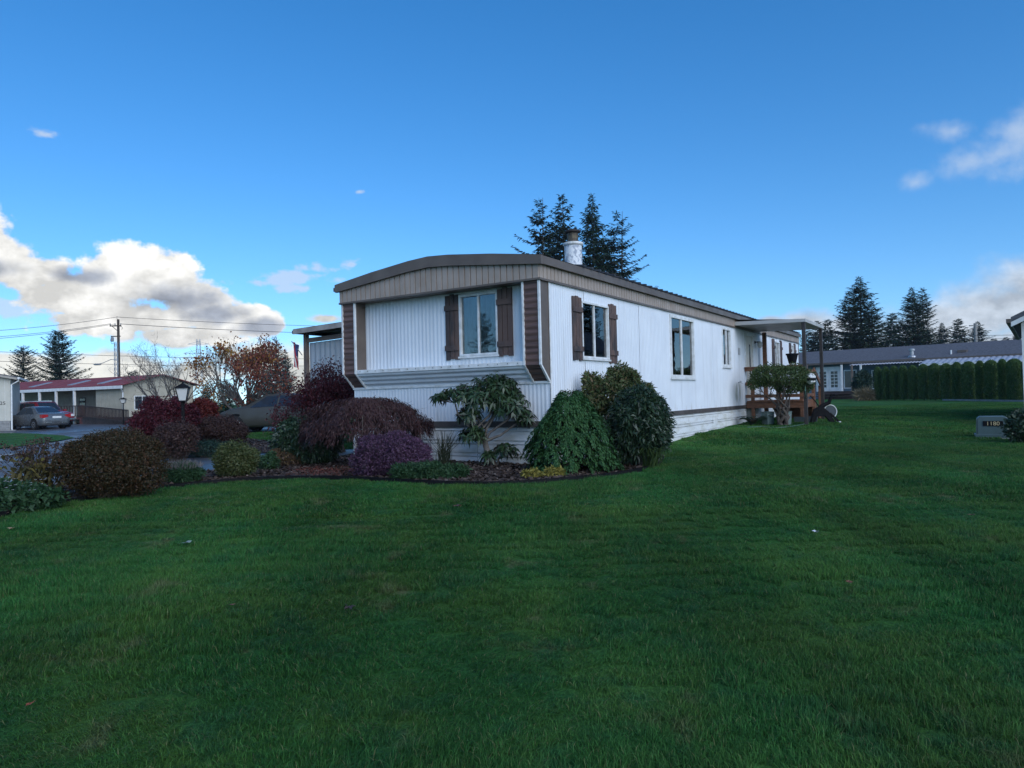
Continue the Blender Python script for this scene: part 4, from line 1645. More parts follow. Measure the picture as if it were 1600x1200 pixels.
# hydrangea with dry heads
hy = empty('hydrangea', gl(62, 783), 0, 'leggy hydrangea with dry brown flower heads and yellowing leaves beside the road', 'shrub')
rg = np.random.default_rng(21)
mb = MB()
tips, heads = [], []
for i in range(46):
    a, sp = rg.uniform(0, 6.28), rg.uniform(.1, .50)
    e = Vector((math.cos(a) * sp * 1.15, math.sin(a) * sp * .8, rg.uniform(.42, .78) * (1 - .35 * sp)))
    b = Vector((math.cos(a) * .06, math.sin(a) * .06, 0))
    mid = b.lerp(e, .5) + Vector((0, 0, .06))
    mb.tube([b, mid, e], [.006, .0045, .003], 4, cap=False)
    heads.append(e)
    for k in range(13):
        tips.append(b.lerp(e, rg.uniform(.25, .85)))
mb.build('stem', M_BARK, hy)
T_ = np.array(tips) + rg.normal(0, .03, (len(tips), 3))
leaves('foliage', T_, rg.normal(0, 1, T_.shape) + np.array([0, 0, -.4]), rg.normal(0, 1, T_.shape), rg.uniform(.05, .10, len(T_)), rg.uniform(.03, .055, len(T_)), LM['hydrangea'], hy, .3)
hd = np.repeat(np.array(heads), 42, 0) + rg.normal(0, 1, (46 * 42, 3)) * np.array([.038, .038, .016])
leaves('flower_head', hd, rg.normal(0, 1, hd.shape), rg.normal(0, .5, hd.shape) + np.array([0, 0, 1]), .024, .02, LM['deadhead'], hy)

shrub('brown_shrub', 'large dense olive-brown rounded shrub at the left end of the bed', 'shrub', gl(178, 779), [(0, 0, .40, .50, .46, .40), (-.30, .02, .36, .32, .36, .36), (.32, 0, .36, .30, .36, .38), (.08, .1, .52, .40, .4, .30), (-.2, 0, .5, .3, .3, .29)], 30000, .027, .014, LM['brown'], 31, shell=.16, lump=.10, ntw=90, twr=.003, poke=.3, core=.35)
shrub('barberry', 'dark burgundy barberry bush beside the lamp post', 'shrub', gl(256, 702), [(0, 0, .65, .75, .6, .62), (-.35, 0, .5, .5, .5, .5), (.35, 0, .7, .5, .5, .55)], 13000, .062, .034, LM['burgundy'], 32, up=.6, shell=.2, lump=.12, ntw=70, twr=.006, poke=.3)
shrub('twiggy_shrub', 'grey-brown twiggy shrub in front of the lamp post', 'shrub', gl(277, 722), [(0, 0, .42, .45, .4, .40), (-.2, 0, .35, .3, .3, .32)], 5000, .034, .018, LM['purplebrown'], 33, up=.5, shell=.3, ntw=160, twr=.0035, poke=.3)
shrub('red_bush', 'small dark red bush right behind the lamp post', 'shrub', gl(319, 694), [(0, 0, .62, .38, .36, .60), (.1, 0, .9, .25, .25, .32)], 5000, .065, .036, LM['red'], 34, shell=.2, ntw=30)
shrub('spreading_cotoneaster', 'low purple-brown spreading shrub between the lamp post and the maple', 'shrub', gl(347, 697), [(0, 0, .42, .62, .5, .38), (.3, 0, .32, .40, .4, .30), (-.35, 0, .42, .35, .35, .36)], 11000, .040, .022, LM['purplebrown'], 35, shell=.16, ntw=60, poke=.25)
shrub('low_evergreen', 'flat dark blue-green evergreen mound behind the driveway edge', 'shrub', gl(326, 716), [(0, 0, .16, .42, .3, .20), (-.2, .1, .14, .3, .25, .16)], 4000, .03, .012, leafmat('leaf_blue_mound', [(.012, .036, .030), (.022, .055, .042), (.034, .07, .05)]), 36, shell=.2, ntw=10)
lv = shrub('lavender', 'rounded lavender clump with greyish dry flower spikes', 'shrub', gl(283, 757), [(0, 0, .12, .28, .26, .17), (.08, 0, .1, .24, .22, .15)], 3800, .04, .010, LM['bluegreen'], 37, up=.8, shell=.2, ntw=0)
rg = np.random.default_rng(9)
a = rg.uniform(0, 6.28, 420)
q = np.sqrt(rg.random(420)) * .28
Pl = np.stack([np.cos(a) * q, np.sin(a) * q, .24 - .35 * q ** 2 * 4 * .35], 1)
leaves('flower_spike', Pl, np.stack([np.cos(a) * q * 1.6, np.sin(a) * q * 1.6, np.ones(420)], 1) + rg.normal(0, .12, (420, 3)), rg.normal(0, 1, (420, 3)), rg.uniform(.06, .12, 420), .007, LM['lavender'], lv)
shrub('variegated_shrub', 'round pale green variegated shrub right of the lavender', 'shrub', gl(368, 748), [(0, 0, .27, .32, .30, .27), (-.1, 0, .24, .22, .22, .24), (.13, 0, .22, .2, .2, .2)], 9000, .032, .017, LM['variegated'], 38, shell=.2, ntw=40, twr=.004, poke=.3)
shrub('small_green_shrub', 'small green clump squeezed between the variegated and the golden plants', 'shrub', gl(419, 737), [(0, 0, .13, .20, .18, .14)], 1600, .03, .014, LM['bluegreen'], 39, shell=.3, ntw=12, twr=.003)
shrub('golden_shrub', 'low golden-pink foliage plant at the foot of the dark bush', 'shrub', gl(446, 730), [(0, 0, .15, .25, .2, .16), (.12, 0, .1, .2, .18, .12)], 2200, .035, .016, leafmat('leaf_golden_pink', [(.09, .07, .03), (.16, .11, .05), (.11, .06, .05), (.05, .06, .025)]), 40, shell=.28, ntw=15, twr=.003)
shrub('dark_evergreen_bush', 'dark green broadleaf bush left of the weeping maple', 'shrub', gl(478, 728), [(0, 0, .40, .48, .4, .40), (-.22, 0, .5, .3, .3, .3), (.25, .05, .35, .35, .3, .33)], 8000, .07, .032, LM['dark'], 41, shell=.2, ntw=30, tipdrop=.3)

# upright red japanese maple at the home's left front corner
jb = G(512, 716)
jm = empty('red_maple', (jb.x, jb.y + 1.4, zz(jb.x, jb.y + 1.4)), 0, 'upright dark red maple with bare twigs by the left front corner', 'tree')
rg = np.random.default_rng(51)
mb, tips = MB(), []
for k in range(6):
    grow(mb, Vector((rg.normal(0, .04), rg.normal(0, .04), 0)), Vector((rg.normal(-.15, .5), rg.normal(0, .3), 1)).normalized(), .032, .58, 4, rg, tips, .7, .06, .76)
mb.build('trunk', M_BARK, jm, smooth=True)
T_ = np.array([t[0] for t in tips])
T_ = T_[T_[:, 2] > .5]
T_ = np.repeat(T_, 42, 0) + rg.normal(0, .11, (len(T_) * 42, 3))
leaves('foliage', T_, rg.normal(0, 1, T_.shape) + np.array([0, 0, -.5]), rg.normal(0, 1, T_.shape), .06, .026, leafmat('leaf_dark_maple', [(.028, .010, .014), (.06, .014, .02), (.095, .02, .026), (.03, .022, .018)], trans=.2), jm, .3)

# weeping laceleaf maple
wb = G(573, 731)
wm = empty('weeping_maple', (wb.x, wb.y, wb.z), 0, 'weeping laceleaf maple with a dome of hanging brown-purple foliage', 'tree')
rg = np.random.default_rng(52)
mb = MB()
mb.tube([(0, 0, -.05), (.03, .0, .28), (-.02, .03, .55), (.0, .0, .80)], [.062, .05, .05, .045], 8)
ends = []
for k in range(90):
    a, q = rg.uniform(0, 6.28), math.sqrt(rg.uniform(.05, 1))
    top = Vector((math.cos(a) * q * .72, math.sin(a) * q * .60, 1.13 - .28 * q * q + rg.normal(0, .02)))
    e = Vector((math.cos(a) * q * .98, math.sin(a) * q * .78, .95 - .52 * q * q - rg.uniform(0, .22)))
    mb.tube([(0, 0, .66), Vector((0, 0, .8)).lerp(top, .5) + Vector((0, 0, .16)), top, e], [.022, .013, .008, .003], 4, cap=False)
    ends.append((top, e))
mb.build('trunk', M_BARK, wm, smooth=True)
n = 24000
a = rg.uniform(0, 6.28, n)
q = np.sqrt(rg.uniform(0, 1, n))
lay = np.abs(rg.normal(0, .09, n)) * 1.0
bump = .05 * np.sin(a * 5 + q * 6) + .04 * np.sin(a * 11 + 2)
ztop = 1.17 - .42 * q ** 2.2 + bump * q + .05 * np.sin(a * 7 + 1) * q
Pm = np.stack([np.cos(a) * q * (1.06 + bump * 1.8), np.sin(a) * q * (.80 + bump), ztop - lay - rg.uniform(0, .26, n) * (q > .78) * (.5 + .5 * np.sin(a * 9) ** 2)], 1)
Dm = np.stack([np.cos(a) * .5, np.sin(a) * .5, -.9 + 0 * a], 1) + rg.normal(0, .35, (n, 3))
Nm = np.stack([np.cos(a), np.sin(a), .4 + 0 * a], 1) + rg.normal(0, .5, (n, 3))
leaves('foliage', Pm, Dm, Nm, rg.uniform(.045, .09, n), .012, LM['lace'], wm, .2)
mb = MB()
for k in range(26):
    a_, q_ = rg.uniform(-1.2, 1.0), rg.uniform(.6, 1)
    p0 = Vector((math.cos(a_) * q_ * .75, math.sin(a_) * q_ * .6, 1.06 - .25 * q_ * q_))
    mb.tube([p0, p0 + Vector((.10, rg.normal(0, .05), .08)), p0 + Vector((.24 + rg.normal(0, .05), rg.normal(0, .1), .03 + rg.normal(0, .05)))], [.004, .003, .0015], 3, cap=False)
mb.build('bare_twig', M_BARKG, wm)

shrub('heather', 'wide mound of purple flowering heather', 'shrub', gl(612, 745), [(0, 0, .28, .50, .42, .31), (-.25, 0, .2, .33, .34, .26), (.27, 0, .22, .3, .32, .27), (.08, .05, .36, .33, .3, .25)], 17000, .038, .013, LM['heather'], 42, up=.7, shell=.13, lump=.08, ntw=0, poke=.3)
shrub('low_juniper', 'low spreading grey-green juniper right of the heather', 'shrub', gl(672, 751), [(-.05, 0, .08, .32, .24, .15), (.25, .0, .06, .26, .2, .12), (-.3, .0, .08, .24, .2, .13)], 5200, .045, .012, LM['bluegreen'], 43, up=.4, shell=.25, ntw=14, twr=.004)
# rush clump
ru = empty('rush_clump', gl(694, 728), 0, 'thin upright rush clump against the white skirting', 'plant')
rg = np.random.default_rng(54)
mb = MB()
for k in range(70):
    a_, ln = rg.uniform(0, 6.28), rg.uniform(.25, .58)
    b = Vector((rg.normal(0, .06), rg.normal(0, .04), 0))
    o = Vector((math.cos(a_), math.sin(a_) * .7, 0)) * rg.gamma(2, .05)
    mb.tube([b, b + o * .4 + Vector((0, 0, ln * .6)), b + o * 1.3 + Vector((0, 0, ln))], [.0045, .004, .002], 3, cap=False)
mb.build('blade', mat('rush_green', (.035, .055, .028), .6, (.06, .06, .03), 9), ru)


rd = empty('rhododendron', gl(775, 731), 0, 'open leggy rhododendron with long drooping leaves in front of the home', 'shrub')
rg = np.random.default_rng(77)
RB = [(-.16, 0, 1.10, .50, .36, .30), (.22, 0, .98, .32, .32, .34), (-.55, 0, 1.10, .28, .26, .20), (-.86, 0, 1.13, .13, .12, .10), (.05, 0, 1.28, .28, .26, .20), (-.40, 0, .86, .20, .2, .2), (.48, 0, .80, .14, .15, .18), (-.36, -.02, .52, .22, .18, .16), (.14, -.05, .26, .20, .16, .16), (-.12, -.05, .18, .12, .12, .1)]
Wp, Wo = blob_points(RB, 430, rg, .25, .06, .12)
k = (Wo[:, 2] > -.45)
Wp, Wo = Wp[k], Wo[k]
limbs = [[Vector((0, 0, -.04)), Vector((-.12, 0, .2)), Vector((-.17, 0, .40))]]
fork = Vector((-.17, 0, .40))
ends = [Vector((-.52, .02, .92)), Vector((-.28, .05, .98)), Vector((-.12, -.08, 1.0)), Vector((.08, .05, 1.02)), Vector((.28, -.05, .86)), Vector((-.62, -.05, 1.02)), Vector((.0, .1, .9)), Vector((.42, .02, .72))]
mb = MB()
mb.tube(limbs[0], [.06, .05, .045], 8)
nodes = [Vector((-.1, 0, .2)), Vector((-.3, 0, .42)), Vector((.06, 0, .12))]
for e in ends:
    q1 = fork.lerp(e, .35) + Vector((rg.normal(0, .05), rg.normal(0, .05), -.02))
    q2 = fork.lerp(e, .7) + Vector((rg.normal(0, .05), rg.normal(0, .05), .02))
    mb.tube([fork, q1, q2, e], [.026, .020, .016, .012], 6, cap=False)
    nodes += [q2, e]
mb.tube([(.02, 0, 0), (.05, 0, .14)], [.02, .014], 5)
mb.tube([(-.15, 0, .34), (-.30, 0, .42)], [.018, .012], 5)
for p, o in zip(Wp, Wo):
    p = Vector(p)
    nd = min(nodes, key=lambda q: (q - p).length)
    md = nd.lerp(p, .55) + Vector((rg.normal(0, .02), rg.normal(0, .02), -.03))
    mb.tube([nd, md, p], [.008, .006, .004], 4, cap=False)
mb.build('trunk', M_BARKG, rd, smooth=True)
P, Dv, Nv = [], [], []
for p, o in zip(Wp, Wo):
    d = unit(np.array([o + np.array([0, 0, .7])]))[0]
    u = np.array(Vector(d).orthogonal().normalized())
    v = np.cross(d, u)
    for k in range(10):
        a = 6.283 * k / 10 + rg.normal(0, .3)
        oo = u * math.cos(a) + v * math.sin(a)
        P.append(p + rg.normal(0, .01, 3) - d * rg.uniform(0, .05))
        Dv.append(oo * .95 + d * rg.uniform(-.25, .5) + np.array([0, 0, rg.normal(-.2, .2)]))
        Nv.append(d + oo * .25 + rg.normal(0, .2, 3))
P, Dv, Nv = map(np.array, (P, Dv, Nv))
leaves('foliage', P, Dv, Nv, .13 * rg.uniform(.65, 1.2, len(P)), .038, LM['rhodo'], rd, .28)
for px, py, sd, lb in ((829, 751, 61, 'tiny yellow-leaved plant on the bark left of the juniper'), (864, 749, 62, 'tiny yellow-leaved plant tucked under the juniper edge')):
    shrub('yellow_plant', lb, 'plant', gl(px, py), [(0, 0, .05, .13, .10, .08), (.05, 0, .06, .1, .08, .07)], 420, .035, .014, LM['yellow'], sd, up=.7, shell=.4, ntw=8, twr=.003)

# weeping juniper: layered hanging sprays
b = gl(894, 740)
wj = empty('weeping_juniper', b, 0, 'bright green weeping juniper mound at the front right corner', 'shrub')
rg = np.random.default_rng(71)
P, Dv, Nv = [], [], []
mb = MB()
mb.tube([(0, 0, -.03), (.02, 0, .5), (-.03, 0, 1.02)], [.045, .035, .015], 7)
for k in range(380):
    f = rg.uniform(0, 1) ** .85
    z = 1.06 * (1 - f) + .06
    a_ = rg.uniform(0, 6.28)
    rad_ = (.09 + .50 * math.sin(min(1, f * 1.12) * math.pi / 2)) * rg.uniform(.78, 1.12) * (1 + .14 * math.sin(3 * a_ + f * 8))
    o = np.array([math.cos(a_), math.sin(a_) * .85, 0])
    ln = rg.uniform(.14, .30)
    c = o * rad_ * .8 + np.array([0, 0, z + .05])
    if k % 3 == 0:
        mb.tube([(0, 0, max(.1, z - .1)), tuple(o * rad_ * .5 + np.array([0, 0, z + .05])), tuple(c)], [.010, .006, .003], 3, cap=False)
    s_ = np.array([-o[1], o[0], 0])
    for j in range(90):
        t = rg.uniform(0, 1)
        w = rg.normal(0, .055) * (1.15 - t)
        P.append(c + o * t * ln * .75 + s_ * w + np.array([0, 0, -ln * .75 * t * t + rg.normal(0, .014)]))
        Dv.append(o * .7 + s_ * w * 7 + np.array([0, 0, -.75 * t - .1]) + rg.normal(0, .25, 3))
        Nv.append(o * .6 + np.array([0, 0, 1]) + rg.normal(0, .35, 3))
P, Dv, Nv = map(np.array, (P, Dv, Nv))
P[:, 2] = np.maximum(P[:, 2], .02)
leaves('foliage', P, Dv, Nv, rg.uniform(.03, .062, len(P)), .020, LM['juniper'], wj, .1)
mb.build('stem', M_BARK, wj, smooth=True)

p_ = hp(1.0, -.62)
shrub('pieris', 'tall pieris with reddish-tipped light foliage behind the dark bush', 'shrub', (p_.x, p_.y, zz(p_.x, p_.y)), [(-.02, 0, 1.10, .34, .32, .38), (.14, 0, 1.32, .26, .24, .30), (-.38, 0, .92, .28, .26, .26), (.42, 0, 1.10, .22, .22, .24), (-.35, 0, 1.25, .16, .15, .22)], 7000, .066, .022, LM['pieris'], 44, up=.7, shell=.28, lump=.2, ntw=60, twr=.008, tipdrop=.1, poke=.35)
shrub('dark_rhododendron', 'dense dark green rounded rhododendron at the corner of the home', 'shrub', gl(1001, 731), [(0, 0, .68, .44, .42, .54), (.14, 0, .58, .34, .34, .46), (-.13, 0, .5, .36, .34, .42), (.05, 0, .92, .32, .30, .28)], 13000, .070, .027, LM['dark'], 45, shell=.15, lump=.09, ntw=50, twr=.008, tipdrop=.35, poke=.2)
dl = empty('daylily_clump', gl(1017, 733), 0, 'arching strap-leaved green clump at the lawn edge by the dark bush', 'plant')
rg = np.random.default_rng(72)
n = 120
a = rg.uniform(0, 6.28, n)
mb = MB()
for k in range(n):
    o = Vector((math.cos(a[k]), math.sin(a[k]), 0))
    ln = rg.uniform(.2, .42)
    b0 = Vector((rg.normal(0, .05), rg.normal(0, .05), 0))
    s_ = Vector((-o.y, o.x, 0)) * .007
    p1 = b0 + o * ln * .3 + Vector((0, 0, ln * .8))
    p2 = b0 + o * ln * .75 + Vector((0, 0, ln * rg.uniform(.55, .9)))
    mb.quad(b0 - s_, b0 + s_, p1 + s_, p1 - s_)
    mb.quad(p1 - s_, p1 + s_, p2 + s_ * .3, p2 - s_ * .3)
mb.build('blade', LM['topiary'], dl)

# clipped tree by the porch with a knot of twisted stems
b = hp(10.3, -1.28)
tp = empty('clipped_tree', (b.x, b.y, zz(b.x, b.y)), 0, 'flat-topped clipped shrub tree with gnarled bare stems in front of the deck', 'shrub')
rg = np.random.default_rng(73)
mb, tips = MB(), []
for k in range(9):
    a_ = k * .7
    r0 = .10
    p = Vector((math.cos(a_) * r0, math.sin(a_) * r0, -.05))
    pts = [p]
    for j in range(1, 5):
        aa = a_ + j * .5 * (1 if k % 2 else -1)
        pts.append(Vector((math.cos(aa) * (.09 + .015 * j), math.sin(aa) * (.09 + .015 * j), j * .11)) + Vector((rg.normal(0, .02), rg.normal(0, .02), 0)))
    mb.tube(pts, [.055, .05, .045, .04, .036], 6, cap=False)
    grow(mb, pts[-1], (Vector((math.cos(a_) * .9, math.sin(a_) * .6, 1))).normalized(), .032, .36, 2, rg, tips, .6, .15, .8)
mb.build('trunk', M_BARK, tp, smooth=True)
P, O = blob_points([(0, 0, 1.28, .70, .55, .30), (-.35, 0, 1.38, .42, .45, .28), (.36, 0, 1.30, .46, .45, .34), (.2, 0, 1.05, .4, .35, .22), (-.6, 0, 1.3, .22, .3, .24), (-.75, 0, 1.15, .18, .2, .16), (.62, 0, 1.12, .24, .3, .24)], 13000, rg, .22, .5, .16)
leaves('crown', P, O * .6 + rg.normal(0, .8, P.shape), O + rg.normal(0, .6, P.shape), .05, .026, LM['topiary'], tp, .1)

# fern under the deck
fb = gl(1176, 664)
fe = empty('fern', fb, 0, 'dark sword fern growing below the near end of the deck', 'plant')
rg = np.random.default_rng(74)
P, Dv, Nv = [], [], []
for k in range(26):
    a_ = rg.uniform(0, 6.28)
    o = np.array([math.cos(a_), math.sin(a_), 0])
    s_ = np.array([-o[1], o[0], 0])
    ln = rg.uniform(.35, .6)
    for j in range(22):
        t = j / 22
        c = o * ln * t * .85 + np.array([0, 0, ln * (1.1 * t - .75 * t * t)])
        for sg in (-1, 1):
            P.append(c)
            Dv.append(s_ * sg + o * .35)
            Nv.append(np.array([0, 0, 1.]) + rg.normal(0, .15, 3))
P, Dv, Nv = map(np.array, (P, Dv, Nv))
leaves('frond', P, Dv, Nv, .075, .022, LM['dark'], fe, .2)

# shrub beside the green utility box
shrub('trailing_shrub', 'straggly dark shrub leaning over the utility box at the right edge', 'shrub', gl(1612, 694), [(0, 0, .30, .36, .35, .33), (-.26, 0, .24, .22, .2, .20), (.3, 0, .4, .4, .3, .35)], 4200, .055, .024, LM['dark'], 46, shell=.3, lump=.2, ntw=50, twr=.006, poke=.4)

# columnar hedge of arborvitae
edges = [1366, 1378, 1390.5, 1404.5, 1419, 1435, 1451.5, 1470, 1487.5, 1503, 1525, 1538.5, 1560, 1574, 1598, 1622]
tops = [575, 575, 574, 573, 573, 571, 570, 570, 568, 567, 566, 565, 563.5, 563, 562, 561]
y_l, y_r = 47.0, 35.0
for i in range(15):
    cx = (edges[i] + edges[i + 1]) / 2
    Y = y_l + (y_r - y_l) * (cx - 1366) / (1610 - 1366)
    c = D(cx, 600, Y)
    z0 = zz(c.x, Y)
    h = D(cx, tops[i], Y).z - z0
    w = max(.16, (edges[i + 1] - edges[i]) / FPX * Y * .5 - .045)
    rg = np.random.default_rng(200 + i)
    rt_ = empty('arborvitae', (c.x, Y, z0), rg.uniform(0, 6), None, 'hedge plant', 'arborvitae columns in the clipped hedge')
    rt_['label'] = ('leftmost arborvitae column of the clipped hedge, by the blue house', 'second arborvitae column from the left end of the hedge', 'third arborvitae column from the left end of the hedge', 'fourth arborvitae column from the left end of the hedge',
                    'fifth arborvitae column from the left end of the hedge', 'sixth arborvitae column from the left end of the hedge', 'seventh arborvitae column from the left end of the hedge', 'eighth arborvitae column from the left end of the hedge',
                    'ninth arborvitae column from the left end of the hedge', 'tenth arborvitae column, a wide one, from the left end of the hedge', 'eleventh arborvitae column, a narrow one, from the left end of the hedge', 'twelfth arborvitae column, a wide one, above the utility box',
                    'thirteenth arborvitae column from the left end of the hedge', 'wide arborvitae column at the right end of the hedge, beside the white house', 'last arborvitae column of the hedge, mostly cut by the picture edge')[i]
    n = 5200
    a = rg.uniform(0, 6.28, n)
    zf = rg.uniform(.01, 1, n)
    prof = np.where(zf > .84, np.sqrt(np.clip(1 - ((zf - .84) / .16) ** 2.0, 0, 1)), 1 - .10 * (zf - .5) ** 2) * (.93 + .05 * np.sin(zf * 9 + i))
    rr = w * prof * (1 - np.abs(rg.normal(0, .06, n))) * (1 + .05 * np.sin(a * 3 + zf * 12 + i))
    P = np.stack([np.cos(a) * rr, np.sin(a) * rr, zf * h], 1)
    O = np.stack([np.cos(a), np.sin(a), .2 + 0 * a], 1)
    nt = 500
    q, b2 = np.sqrt(rg.random(nt)) * w * .8, rg.uniform(0, 6.28, nt)
    P = np.concatenate([P, np.stack([np.cos(b2) * q, np.sin(b2) * q, h * (1 - .13 * (q / w) ** 2.2) + rg.normal(0, .02, nt)], 1)])
    O = np.concatenate([O, np.tile([[0, 0, 1.]], (nt, 1))])
    leaves('foliage', P, O * .35 + np.array([0, 0, .9]) + rg.normal(0, .35, P.shape), O + rg.normal(0, .5, P.shape), .10, .05, LM['arbor'], rt_)
    MB().tube([(0, 0, -.05), (0, 0, h * .9)], [.05, .02], 6).build('trunk', M_BARK, rt_)

# ------------------------------------------------------------------ trees
def tree_at(px, ptop, Y):
    c = D(px, 600, Y)
    z0 = zz(c.x, Y)
    return Vector((c.x, Y, z0)), D(px, ptop, Y).z - z0


fir_proto('full', 20, 4.6, 1, droop=.30, ragged=.33, spray=.85, dens=1.45, power=.9)
fir_proto('ragged', 20, 4.3, 2, droop=.38, ragged=.45, gap=.2, spray=.85, dens=1.3, m=M_FIRD)
fir_proto('sparse', 20, 4.2, 3, droop=.30, ragged=.55, gap=.35, spray=.8, dens=1.05, zb=.2, m=M_FIRD)
fir_proto('wide', 16, 4.6, 4, droop=.15, ragged=.4, spray=.9, dens=1.2, zb=.1, power=.55, m=M_FIRD)
fir_proto('open', 12, 4.0, 5, droop=-.05, ragged=.3, spray=.6, dens=.8, gap=.15, zb=.12, power=.7, m=M_FIRD)
fir_proto('blue', 12, 3.0, 6, droop=.05, ragged=.25, spray=.5, m=M_FIRB)
fir_proto('plain', 14, 3.2, 7, droop=.28, ragged=.38, spray=.95, m=M_FIR)
for key, px, pt, Y, lb, wd in (
        ('sparse', 849, 306, 72, 'thin-topped fir farthest left behind the flue pipe', .9),
        ('ragged', 885, 302, 76, 'ragged fir directly behind the flue pipe', .85),
        ('full', 931, 299, 72, 'tall pointed fir just right of the flue pipe', .75),
        ('sparse', 970, 326, 74, 'gappy fir with long side branches, rightmost behind the roof', .95),
        ('ragged', 868, 345, 80, 'lower bushy fir between the two firs left of the flue pipe', .95),
        ('plain', 948, 370, 82, 'low fir filling the gap between the two right-hand roof firs', 1.3)):
    loc, h = tree_at(px, pt, Y)
    fir(key, loc, h, lb, px * .37, 'firs behind the home', wd)
for key, px, pt, Y, lb, wd in (
        ('full', 1347, 430, 95, 'tallest broad fir behind the blue house', 1.35),
        ('ragged', 1330, 455, 93, 'fir leaning into the left side of the tallest fir', 1.2),
        ('ragged', 1366, 470, 97, 'shorter fir against the right side of the tallest fir', 1.2),
        ('full', 1429, 447, 98, 'left one of the twin-topped firs above the hedge', 1.15),
        ('ragged', 1446, 449, 99, 'right one of the twin-topped firs above the hedge', 1.1),
        ('plain', 1398, 488, 130, 'hazy small fir between the two fir clumps', 1.3),
        ('plain', 1296, 498, 125, 'slim fir visible just right of the porch posts', 1.1),
        ('plain', 1280, 500, 135, 'slim fir seen between the porch posts', 1.0),
        ('plain', 1265, 515, 128, 'fir seen between post and wall under the porch roof', 1.2),
        ('full', 1475, 503, 140, 'fir right of the twin-topped clump', 1.3),
        ('plain', 1501, 497, 135, 'fir left of the grey pole behind the hedge', 1.2),
        ('full', 1531, 501, 138, 'fir right beside the grey pole behind the hedge', 1.5),
        ('plain', 1555, 528, 160, 'small far fir right of the grey pole', 1.2),
        ('plain', 1574, 526, 165, 'small far fir second from the right house eave', 1.2),
        ('full', 1591, 518, 160, 'far fir just below the right house eave', 1.2)):
    loc, h = tree_at(px, pt, Y)
    fir(key, loc, h, lb, px * .61, 'firs behind the blue house', wd)
for key, px, pt, Y, lb, wd in (
        ('open', 38, 538, 78, 'open spreading conifer at the far left behind the red roof', 1.0),
        ('wide', 93, 517, 84, 'dark round-topped conifer behind the red-roofed house', .95),
        ('blue', 431, 524, 62, 'bluish spruce left of the lean-to', .95),
        ('blue', 447, 545, 66, 'smaller bluish spruce closest to the lean-to', 1.0),
        ('plain', 322, 600, 60, 'short dark conifer left of the maple trunk', 1.6),
        ('plain', 352, 592, 64, 'short dark conifer right behind the maple trunk', 1.5),
        ('plain', 204, 580, 190, 'tiny distant conifer tip left of the gable', 1.3),
        ('plain', 212, 578, 195, 'tiny distant conifer tip nearest the red gable', 1.3),
        ('full', 418, 575, 110, 'distant conifer low behind the maple crown', 1.4)):
    loc, h = tree_at(px, pt, Y)
    fir(key, loc, h, lb, px * .29, 'conifers on the left', wd)
# trees behind the viewer, seen mirrored in the window panes
for key, x, y, h, lb in (('plain', 45, 32, 9.5, 'fir standing off to the right of the lawn, mirrored in the side window'), ('full', 50, 41, 11, 'taller fir to the right, mirrored in the side window'),
                         ('plain', -47, -4, 8.0, 'fir across the road on the left, mirrored in the front window'), ('ragged', -54, -10, 10, 'taller fir across the road on the left, mirrored in the front window')):
    fir(key, (x, y, zz(x, y)), h, lb, x * .4, 'firs mirrored in the windows')

# maple with the last orange leaves
mp_ = G(385, 674)
ma = empty('autumn_maple', mp_, 0, 'half-bare maple with orange and red autumn leaves across the driveway', 'tree')
rg = np.random.default_rng(81)
mb, tips = MB(), []
for k in range(7):
    a_ = k * .9 + .3
    grow(mb, Vector((rg.normal(0, .05), rg.normal(0, .05), .35)), Vector((math.cos(a_) * .85, math.sin(a_) * .6, 1)).normalized(), .07, 1.05, 4, rg, tips, .5, .10, .76, wander=.12)
mb.tube([(0, 0, -.1), (0, 0, .2), (.03, 0, .55)], [.20, .15, .13], 9)
mb.build('trunk', M_BARKG, ma, smooth=True)
T_ = np.array([t[0] for t in tips])
T_[:, 2] = np.clip(T_[:, 2], .6, None)
hi = T_[(T_[:, 2] > 2.7)]
k = rg.choice(len(hi), min(len(hi), 34), replace=False)
A_ = np.repeat(hi[k], 26, 0) + rg.normal(0, .13, (len(k) * 26, 3))
leaves('foliage', A_, rg.normal(0, 1, A_.shape) + np.array([0, 0, -.6]), rg.normal(0, 1, A_.shape), .11, .08, LM['maple'], ma, .2)
lo_ = T_[(T_[:, 2] > 1.0)]
w_ = np.clip(.30 + lo_[:, 0] * .25 - (lo_[:, 2] - 2.2) * .2, .06, 1)
k = rg.choice(len(lo_), 150, p=w_ / w_.sum())
A_ = np.repeat(lo_[k], 18, 0) + rg.normal(0, .16, (len(k) * 18, 3))
leaves('foliage', A_, rg.normal(0, 1, A_.shape) + np.array([0, 0, -.6]), rg.normal(0, 1, A_.shape), .10, .07, LM['maplered'], ma, .2)

A_ = np.repeat(T_[T_[:, 2] > 1.2], 2, 0)
leaves('twig', A_, rg.normal(0, 1, A_.shape) + np.array([0, 0, .7]), rg.normal(0, 1, A_.shape), .34, .012, M_BARKG, ma)
